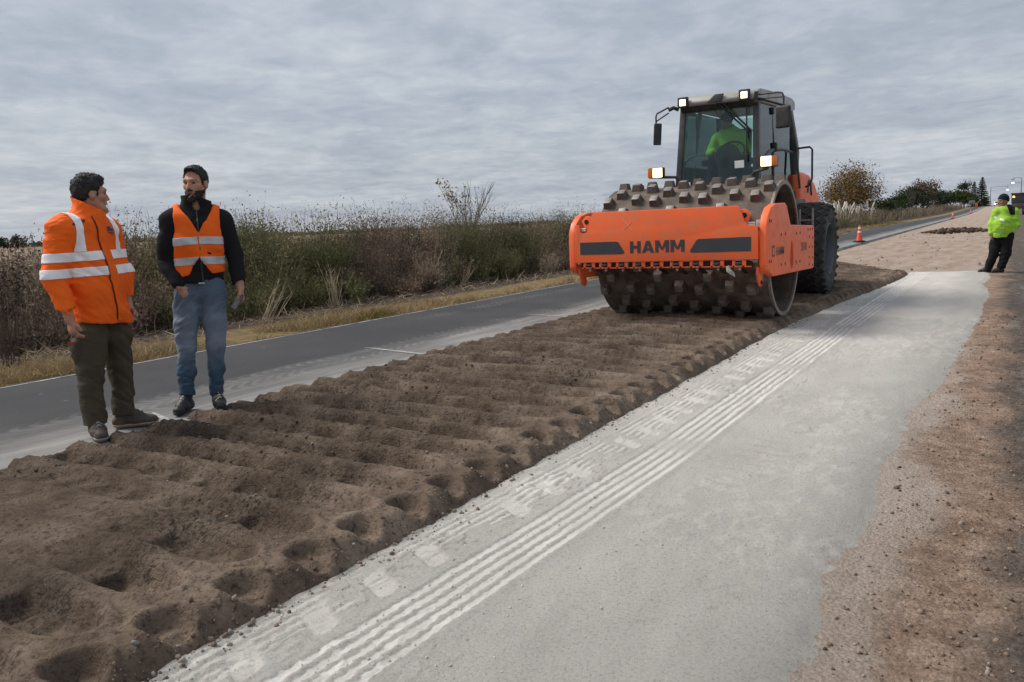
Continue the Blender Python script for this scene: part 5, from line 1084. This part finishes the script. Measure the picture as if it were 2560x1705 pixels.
fj.cone((.008, 0, .74), (-.005, 0, 1.08), .208, .200, .05, flat=(f1, .76)); fj.cone((-.005, 0, 1.05), (-.050, 0, 1.36), .200, .190, .06, flat=(f1, .76))
fj.cone((-.165, -.12, 1.405), (.065, .115, 1.40), .088, .084, .06); fj.cone((-.03, 0, 1.46), (-.17, -.125, 1.425), .085, .080, .05); fj.cone((-.03, 0, 1.46), (.07, .12, 1.415), .085, .076, .05)
fj.chain([RA[0], RA[1], (-.198, -.238, .865)], [.098, .082, .066], .035); fj.chain([LA[0], LA[1], (.166, .082, .895)], [.090, .076, .060], .03)
fj.cone((-.022, 0, 1.44), (.000, 0, 1.66), .104, .110, .03); fj.cone((-.02, 0, 1.50), (.004, .005, 1.75), .060, .082, .01, sub=True)
fj.clip((0, 0, 1.577), (.52, 0, 1)); fj.clip((.0, 0, .772), (-.10, 0, -1))
fj.cone((.06, -.09, 1.545), (.10, -.14, 1.42), .012, .03, .015, sub=True)
fj.cone((-.196, -.242, .838), (-.194, -.246, .80), .075, .06, 0, sub=True); fj.cone((.168, .077, .868), (.168, .07, .83), .07, .06, 0, sub=True)
fj.rough(.010, 6, 41, (1, 1, 1.3)); fj.rough(.010, 9, 42, (.7, .7, 1.3), True); fj.rough(.004, 22, 43, (.8, .8, 1.6), True)
jk = fj.mesh('coat', HIVIS, m1)
Uz = Vector((0, 0, 1))
for z0, z1 in ((1.206, 1.266), (1.103, 1.163)):
    strip(jk, [((0, 0, z0), (-.02, 0, 1)), ((0, 0, z1), (.02, 0, -1))], 'reflective_band', REFL, jk, .005)
vf, vl = Vector(f1), Vector(L1); cz = lambda p: Vector((-.045, 0, 0))
for a, b in ((-.185, -.128), (.128, .185)):
    strip(jk, [((-.045+.71*a, .71*a, 1.3), tuple(L1)), ((-.045+.71*b, .71*b, 1.3), tuple(-L1)), ((0, 0, 1.266), (0, 0, 1))], 'reflective_strap', REFL, jk, .006, lambda p, n_: (n_.dot(vf) > -.35 or n_.z > .5) and p.z < 1.56 and (p-Vector((-.045, 0, p.z))).dot(vf) > -.06)
pn = Vector(f1).cross(Vector((-.058, 0, .56))).normalized()
if pn.dot(vl) < 0: pn = -pn
strip(jk, [(Vector((.01, 0, .8))-pn*.034, pn), (Vector((.01, 0, .8))+pn*.026, -pn), ((0, 0, .79), (0, 0, 1)), ((0, 0, 1.47), (0, 0, -1))], 'zip_flap', HIVIS, jk, .012, lambda p, n_: n_.dot(vf) > .35)
ZIP = std('dark_zip', (.03, .03, .03), .6)
strip(jk, [(Vector((.01, 0, .8))-pn*.040, pn), (Vector((.01, 0, .8))-pn*.0345, -pn), ((0, 0, .80), (0, 0, 1)), ((0, 0, 1.50), (0, 0, -1))], 'zip', ZIP, jk, .006, lambda p, n_: n_.dot(vf) > .35)
strip(jk, [((.0, 0, 1.475), (-.35, 0, 1)), ((0, 0, 1.494), (.35, 0, -1))], 'collar_tab', ZIP, jk, .004, lambda p, n_: -.115 < p.x < -.045 and n_.y < -.3)
LOGO = std('logo_blue', (.03, .06, .16), .7)
lq = Vector((.115, -.045, 1.405))
for i, (dx, dz, sx, sz, mt) in enumerate(((-.012, .012, .030, .030, LOGO), (.016, .004, .030, .014, LOGO), (.004, -.014, .052, .007, ZIP), (.012, -.026, .036, .005, ZIP))):
    strip(jk, [(lq+Vector((.71*(dx-sx/2), .71*(dx-sx/2), 0)), tuple(L1)), (lq+Vector((.71*(dx+sx/2), .71*(dx+sx/2), 0)), tuple(-L1)), ((0, 0, 1.402+dz-sz/2), (0, 0, 1)), ((0, 0, 1.402+dz+sz/2), (0, 0, -1))], 'chest_logo', mt, jk, .005, lambda p, n_: n_.dot(vf) > .2)
BROWNB = std('brown_suede', (.062, .048, .040), .8, var=.3, vs_=20, dirt=(.16, .13, .11), dirtamt=.5); TANS = std('tan_sole', (.34, .27, .20), .8, var=.2); LACE = std('grey_lace', (.35, .34, .33), .8); LACEY = std('cream_lace', (.62, .58, .42), .8)
boot(m1, (-.124, -.06), (-.085, -.275), (-.122, -.10), BROWNB, TANS, 1.05, .135, LACE); boot(m1, (.025, .12), (.262, .075), (.072, .115), BROWNB, TANS, 1.05, .125, ZIP)
# ---------------------------------------------------------------- man in the orange vest
m2 = person((-5.34, 4.11, .004), 'bearded man in a black jacket, orange safety vest and jeans holding a phone')
fb = Field((-.28, -.32, -.02), (.50, .24, 1.90), H); k2 = .985
P2, ax2 = head(fb, (.130, -.015, 1.730), (-.52, -.855), k2)
fb.cone((.135, .0, 1.66), (.118, .01, 1.50), .058, .066, .03); fb.cone((.095, 0, .95), (.115, 0, 1.40), .125, .14, .04, flat=((0, 1, 0), .66)); fb.cone((-.05, 0, 1.465), (.285, 0, 1.445), .052, .052, .04)
RA = [(-.065, .0, 1.462), (-.130, .045, 1.165), (-.055, -.085, .975)]; LA = [(.300, .0, 1.445), (.368, .035, 1.19), (.382, -.035, .935)]
RL = [(.005, 0, .90), (-.046, -.015, .51), (-.080, .02, .07)]; LL = [(.175, 0, .90), (.164, -.02, .50), (.142, .02, .07)]
for a in (RA, LA): fb.chain(a, [.047, .040, .029], .03)
for a in (RL, LL): fb.chain(a, [.080, .050, .034], .03)
hand(fb, RA[2], (.45, -.05, -1), (.2, .98, 0), (.5, -.8, .3), .95, .12); hand(fb, LA[2], (.06, -.12, -1), (-.80, .1, 0), (-.25, -1, 0), 1.05, .62)
for a, t in ((RL, (-.04, -.09, 0)), (LL, (.01, -.10, 0))): fb.cone(a[2], (a[2][0]+t[0], a[2][1]+t[1], .045), .030, .020, .01)
fb.mesh('body', SKIN, m2); eyes(P2, ax2, k2, m2); hair(P2, ax2, k2, m2, .95, .001, .020)
f = Field(P2(.03, 0, -.07)-.13, P2(.03, 0, -.07)+.13, .0045); F_, S_, U_ = ax2
f.ell(P2(.028, 0, -.032), A(.0725, .0645, .090)*k2, ax2, .02); f.chain([P2(.005, .054, -.050), P2(.055, .034, -.100), P2(.082, 0, -.116), P2(.055, -.034, -.100), P2(.005, -.054, -.050)], [.024*k2, .0225*k2, .0225*k2, .0225*k2, .024*k2], .02)
f.clip(P2(.045, 0, -.053), U_+F_*.28); f.clip(P2(.0, 0, -.03), -F_*.9-U_*.15); f.ell(P2(.100, 0, -.069), A(.018, .026, .009)*k2, ax2, 0, sub=True); f.rough(.005, 80, 7)
strands(f.mesh('beard', HAIRM, m2), 1500, .009, (0, 0, -.5), ax2)
MB().tube([P2(.100, .020, -.0675), P2(.106, 0, -.066), P2(.100, -.020, -.0675)], .0055, 6).build('lips', LIPM, m2)
MB().tube([P2(.094, .028, -.058), P2(.106, 0, -.052), P2(.094, -.028, -.058)], [.006, .008, .006], 6).build('moustache', HAIRM, m2)
ft = Field((-.24, -.22, .06), (.38, .22, 1.04), .0072)
ft.chain([(.0, .0, .90), (-.030, -.01, .70), RL[1], (-.066, .0, .30), (-.079, .015, .10)], [.108, .094, .072, .064, .062], .025); ft.chain([(.182, .0, .90), (.172, -.01, .70), LL[1], (.150, .0, .30), (.141, .015, .13)], [.108, .092, .072, .062, .058], .025)
ft.cone((.02, 0, .93), (.165, 0, .93), .108, .108, .03, flat=((0, 1, 0), .95)); ft.cone((.02, 0, .99), (.165, 0, .99), .10, .10, .02)
ft.rough(.007, 10, 51, (1, 1, 1.6)); ft.rough(.007, 12, 52, (.7, .7, 1.8), True); ft.rough(.0035, 28, 53, (.7, .7, 1.8), True); ft.clip((0, 0, .115), (-.15, 0, -1)); ft.clip((0, 0, 1.02), (0, 0, 1)); jn = ft.mesh('jeans', JEANS, m2)
MB().box((.103, -.118, .985), (.045, .012, .014)).build('belt_buckle', STEEL, jn, .004)
fj = Field((-.26, -.24, .90), (.48, .24, 1.72), .0075)
def torso2(f, g):
    f.cone((.095, 0, 1.02), (.110, 0, 1.34), .172, .186, .05, flat=((0, 1, 0), .70), grow=g); f.cone((.110, 0, 1.30), (.116, 0, 1.40), .186, .178, .05, flat=((0, 1, 0), .70), grow=g)
    f.cone((-.045, .005, 1.455), (.28, .005, 1.44), .076, .074, .06, grow=g); f.cone((.118, .005, 1.50), (-.03, .005, 1.475), .078, .072, .05, grow=g); f.cone((.118, .005, 1.50), (.27, .005, 1.46), .078, .070, .05, grow=g)
torso2(fj, 0)
fj.chain([RA[0], RA[1], (-.066, -.070, .995)], [.086, .068, .052], .03); fj.chain([LA[0], LA[1], (.381, -.030, .955)], [.084, .066, .052], .03)
fj.cone((.118, .0, 1.48), (.124, -.0, 1.70), .098, .112, .03); fj.cone((.120, -.005, 1.52), (.130, -.02, 1.76), .068, .092, .01, sub=True); fj.clip((.118, 0, 1.622), (.24, .10, 1)); fj.cone((.115, -.13, 1.66), (.115, -.11, 1.56), .045, .02, .02, sub=True)
fj.clip((.1, 0, .988), (0, 0, -1)) if False else None
fj.cone((.382, -.036, .925), (.383, -.038, .88), .065, .06, 0, sub=True)
X, Y, Z = fj.grid(); fj.D = np.maximum(fj.D, np.where((X > -.02) & (X < .315), (.985-Z), -1).astype(np.float32))
fj.rough(.009, 7, 61, (1, 1, 1.4)); fj.rough(.009, 10, 62, (.7, .7, 1.5), True); jk2 = fj.mesh('jacket', BLACKC, m2)
ZP = std('dull_zip', (.05, .05, .055), .5)
strip(jk2, [((.111, 0, 0), (1, 0, 0)), ((.119, 0, 0), (-1, 0, 0)), ((0, 0, 1.0), (0, 0, 1)), ((0, 0, 1.53), (0, 0, -1))], 'zip', ZP, jk2, .004, lambda p, n_: n_.y < -.3)
fv = Field((-.20, -.24, .98), (.44, .24, 1.66), .0078); torso2(fv, .015); X, Y, Z = fv.grid(); xc = .108+.02*(Z-1.2)
D = fv.D
D = np.maximum(D, np.abs(X-xc-.002)-(.178+.010*np.clip((1.25-Z)/.2, 0, 1)-.012*np.clip((Z-1.3)/.1, 0, 1)))                      # arm openings
D = np.maximum(D, -np.maximum(np.abs(X-.116)-np.clip((Z-1.368)*.62, -1, .135), Y-.03))        # V neck
D = np.maximum(D, -(np.sqrt((X-.118)**2+(Y-.02)**2)-.098)) 
D = np.maximum(D, 1.045-.06*np.clip((X-.1), -1, 1)*-1+.0*Z-Z)                                   # hem
D = np.maximum(D, -np.maximum(np.abs(X-.106)-np.clip((1.19-Z)*.55, -1, .08)-.003*0, Y+.02))      # open front below the chest
fv.D = D.astype(np.float32); fv.rough(.009, 7, 61, (1, 1, 1.4)); fv.rough(.007, 8, 72, (.6, .6, 1.6), True); vest = fv.mesh('safety_vest', HIVIS, m2)
for z0, z1, sl in ((1.278, 1.336, 0), (1.128, 1.186, 0)):
    for sgn in (-1, 1):
        strip(vest, [((.108, 0, z0), (.05*sgn, 0, 1)), ((.108, 0, z1), (-.05*sgn, 0, -1)), ((.108+sgn*.004, 0, 0), (sgn, 0, 0))], 'reflective_band', REFL2, vest, .0045, lambda p, n_: abs(n_.z) < .8)
BLKS = std('black_trainer', (.014, .014, .015), .6, var=.3, vs_=20); BLKSOLE = std('black_sole', (.020, .020, .021), .7)
boot(m2, (-.068, .06), (-.155, -.16), (-.080, .02), BLKS, BLKSOLE, .95, .12, LACEY); boot(m2, (.138, .06), (.165, -.165), (.142, .02), BLKS, BLKSOLE, .95, .13, LACEY)
ph = empty('phone', (0, 0, 0), 0, 'grey mobile phone held in the hand of the man in the vest', 'phone'); ph.matrix_world = m2.matrix_basis @ Matrix.Translation((.352, -.065, .825)) @ Matrix.Rotation(.55, 4, 'Y') @ Matrix.Rotation(.5, 4, 'Z')
MB().box((0, 0, 0), (.012, .068, .135)).build('casing', std('phone_case', (.10, .11, .115), .3, .3), ph, .005, 3); MB().box((-.0068, 0, 0), (.002, .060, .122)).build('screen', std('phone_screen', (.25, .28, .29), .1), ph)
# ---------------------------------------------------------------- watching worker on the right
m3 = person((-.14, 20.02, -.085), 'worker in a lime green jacket, black trousers and dark beanie watching from the right shoulder')
H3 = .011; fb = Field((-.36, -.30, -.02), (.52, .30, 1.72), H3)
P3, ax3 = head(fb, (.118, -.02, 1.475), (-.80, -.60), 1.02)
fb.cone((.13, .0, 1.42), (.15, 0, 1.28), .06, .07, .03); fb.cone((.12, 0, .86), (.17, 0, 1.22), .11, .14, .05); fb.cone((.03, -.08, 1.27), (.30, .03, 1.25), .06, .06, .04)
RA = [(.0, -.10, 1.25), (-.06, -.10, 1.0), (-.085, -.12, .81)]; LA = [(.325, -.02, 1.245), (.375, -.0, 1.0), (.272, -.045, .80)]
RL = [(.05, .02, .76), (-.015, -.01, .40), (-.105, .0, .07)]; LL = [(.21, -.02, .76), (.205, -.03, .40), (.128, -.02, .07)]
for a in (RA, LA): fb.chain(a, [.055, .045, .032], .03)
for a in (RL, LL): fb.chain(a, [.09, .06, .036], .03)
hand(fb, RA[2], (.2, .1, -1), (.9, .3, 0), (-.3, -.9, 0), 1, .4); hand(fb, LA[2], (-.25, .15, -1), (-.2, .9, 0), (-.6, -.6, .3), .95, .1)
for a, t in ((RL, (-.08, -.03, 0)), (LL, (-.08, -.04, 0))): fb.cone(a[2], (a[2][0]+t[0], a[2][1]+t[1], .045), .030, .020, .01)
fb.mesh('body', SKIN2, m3); eyes(P3, ax3, 1.02, m3)
f = Field(P3(0, 0, .05)-.16, P3(0, 0, .05)+.17, .006); f.ell(P3(-.012, 0, .036), A(.112, .092, .118)*1.02, ax3, .02); f.clip(P3(.0, 0, .018), -(ax3[2]-ax3[0]*.28)); f.rough(.004, 60, 5); f.mesh('beanie', cloth('navy_knit', (.012, .022, .03), .95, .5, 200, .2), m3)
ft = Field((-.30, -.24, .04), (.46, .24, .90), .01); ft.chain([(.055, .02, .78), RL[1], (-.10, .0, .09)], [.135, .095, .078], .03); ft.chain([(.215, -.02, .78), LL[1], (.125, -.02, .09)], [.135, .095, .078], .03); ft.rough(.012, 9, 81, (1, 1, 2)); ft.clip((0, 0, .075), (0, 0, -1)); ft.mesh('trousers', BLKT, m3)
fj = Field((-.24, -.32, .66), (.52, .26, 1.52), .008)
fj.cone((.115, -.02, .80), (.125, -.03, 1.02), .205, .225, .06, flat=((.6, -.8, 0), .9)); fj.cone((.125, -.03, 1.0), (.165, 0, 1.24), .225, .17, .06, flat=((.6, -.8, 0), .85)); fj.cone((.02, -.08, 1.26), (.31, -.0, 1.25), .085, .085, .06)
fj.cone((.155, 0, 1.29), (.14, -.01, 1.42), .10, .095, .03); fj.cone((.14, -.01, 1.34), (.12, -.03, 1.52), .07, .10, .01, sub=True); fj.clip((.14, 0, 1.385), (-.25, -.1, 1))
fj.chain([LA[0], LA[1], (.275, -.05, .80)], [.092, .082, .066], .03); fj.chain([RA[0], RA[1], (-.082, -.118, .84)], [.088, .072, .056], .03); fj.clip((.1, 0, .73), (0, 0, -1)); fj.rough(.012, 8, 91, (1, 1, 1.4)); fj.rough(.006, 14, 92, (.8, .8, 1.6), True)
j3 = fj.mesh('jacket', LIME, m3)
for x0, x1, z0, z1 in ((-.035, .015, 1.125, 1.165), (.075, .155, 1.105, 1.155)):
    strip(j3, [((x0, 0, 0), (1, 0, 0)), ((x1, 0, 0), (-1, 0, 0)), ((0, 0, z0), (.35, 0, 1)), ((0, 0, z1), (-.35, 0, -1))], 'reflective_patch', REFL, j3, .006, lambda p, n_: n_.y < -.2)
strip(j3, [((.225, 0, 1.28), (1, 0, .35)), ((.335, 0, 1.28), (-1, 0, 0)), ((0, 0, 1.19), (0, 0, 1))], 'shoulder_patch', BLACKC, j3, .006, lambda p, n_: p.z < 1.40)
boot(m3, (-.07, .02), (-.27, -.06), (-.10, .0), BLKS, BLKSOLE, 1.0, .11, None, .009); boot(m3, (.155, -.01), (-.03, -.10), (.125, -.02), BLKS, BLKSOLE, 1.0, .11, None, .009)
# ---------------------------------------------------------------- operator seated in the cab
m4 = empty('person', (-3.66, 12.85, 2.08), 0, 'operator in a green jacket sitting at the wheel inside the roller cab', 'person')
fb = Field((-.36, -.62, -.52), (.36, .24, .84), .011)
P4, ax4 = head(fb, (-.03, -.05, .68), (-.25, -.97), .95)
fb.cone((-.02, -.02, .62), (0, 0, .50), .055, .065, .03); fb.cone((0, 0, .06), (0, 0, .42), .14, .15, .05, flat=((0, 1, 0), .75)); fb.cone((-.17, 0, .46), (.17, 0, .46), .06, .06, .04)
RA = [(-.19, 0, .45), (-.26, -.12, .22), (-.12, -.36, .22)]; LA = [(.19, 0, .45), (.27, -.12, .22), (.14, -.36, .20)]
for a in (RA, LA): fb.chain(a, [.055, .045, .03], .03)
hand(fb, RA[2], (.3, -1, .2), (.2, 0, -1), (1, .3, 0), .95, .7); hand(fb, LA[2], (-.3, -1, .2), (-.2, 0, -1), (-1, .3, 0), .95, .7)
for s in (-1, 1): fb.chain([(s*.1, 0, .06), (s*.13, -.42, .08), (s*.13, -.50, -.36)], [.09, .065, .045], .03); fb.cone((s*.13, -.49, -.40), (s*.13, -.58, -.43), .04, .035, .02)
fb.mesh('body', SKIN2, m4)
f = Field(P4(0, 0, .05)-.16, P4(0, 0, .05)+.17, .008); f.ell(P4(-.012, 0, .036), A(.106, .088, .112)*.95, ax4, .02); f.clip(P4(0, 0, .03), -(ax4[2]-ax4[0]*.2)); f.cone(P4(.08, .03, .035), P4(.15, 0, .03), .02, .015, .02, flat=((0, 0, 1), .5)); f.mesh('cap', BLACKC, m4)
fj = Field((-.42, -.42, -.02), (.42, .24, .66), .011); fj.cone((0, 0, .06), (0, 0, .42), .19, .20, .05, flat=((0, 1, 0), .75)); fj.cone((-.18, 0, .46), (.18, 0, .46), .085, .085, .05)
fj.cone((0, 0, .48), (-.01, -.02, .58), .09, .085, .03); fj.cone((-.01, -.01, .54), (-.02, -.03, .7), .062, .08, 0, sub=True)
fj.chain([RA[0], RA[1], (-.15, -.31, .22)], [.085, .075, .055], .03); fj.chain([LA[0], LA[1], (.17, -.31, .20)], [.085, .075, .055], .03); fj.rough(.014, 9, 95); fj.mesh('jacket', LIME, m4)
ft = Field((-.30, -.62, -.44), (.30, .2, .22), .012)
for s in (-1, 1): ft.chain([(s*.1, 0, .07), (s*.13, -.42, .08), (s*.13, -.50, -.34)], [.12, .085, .07], .03)
ft.mesh('trousers', BLKT, m4)
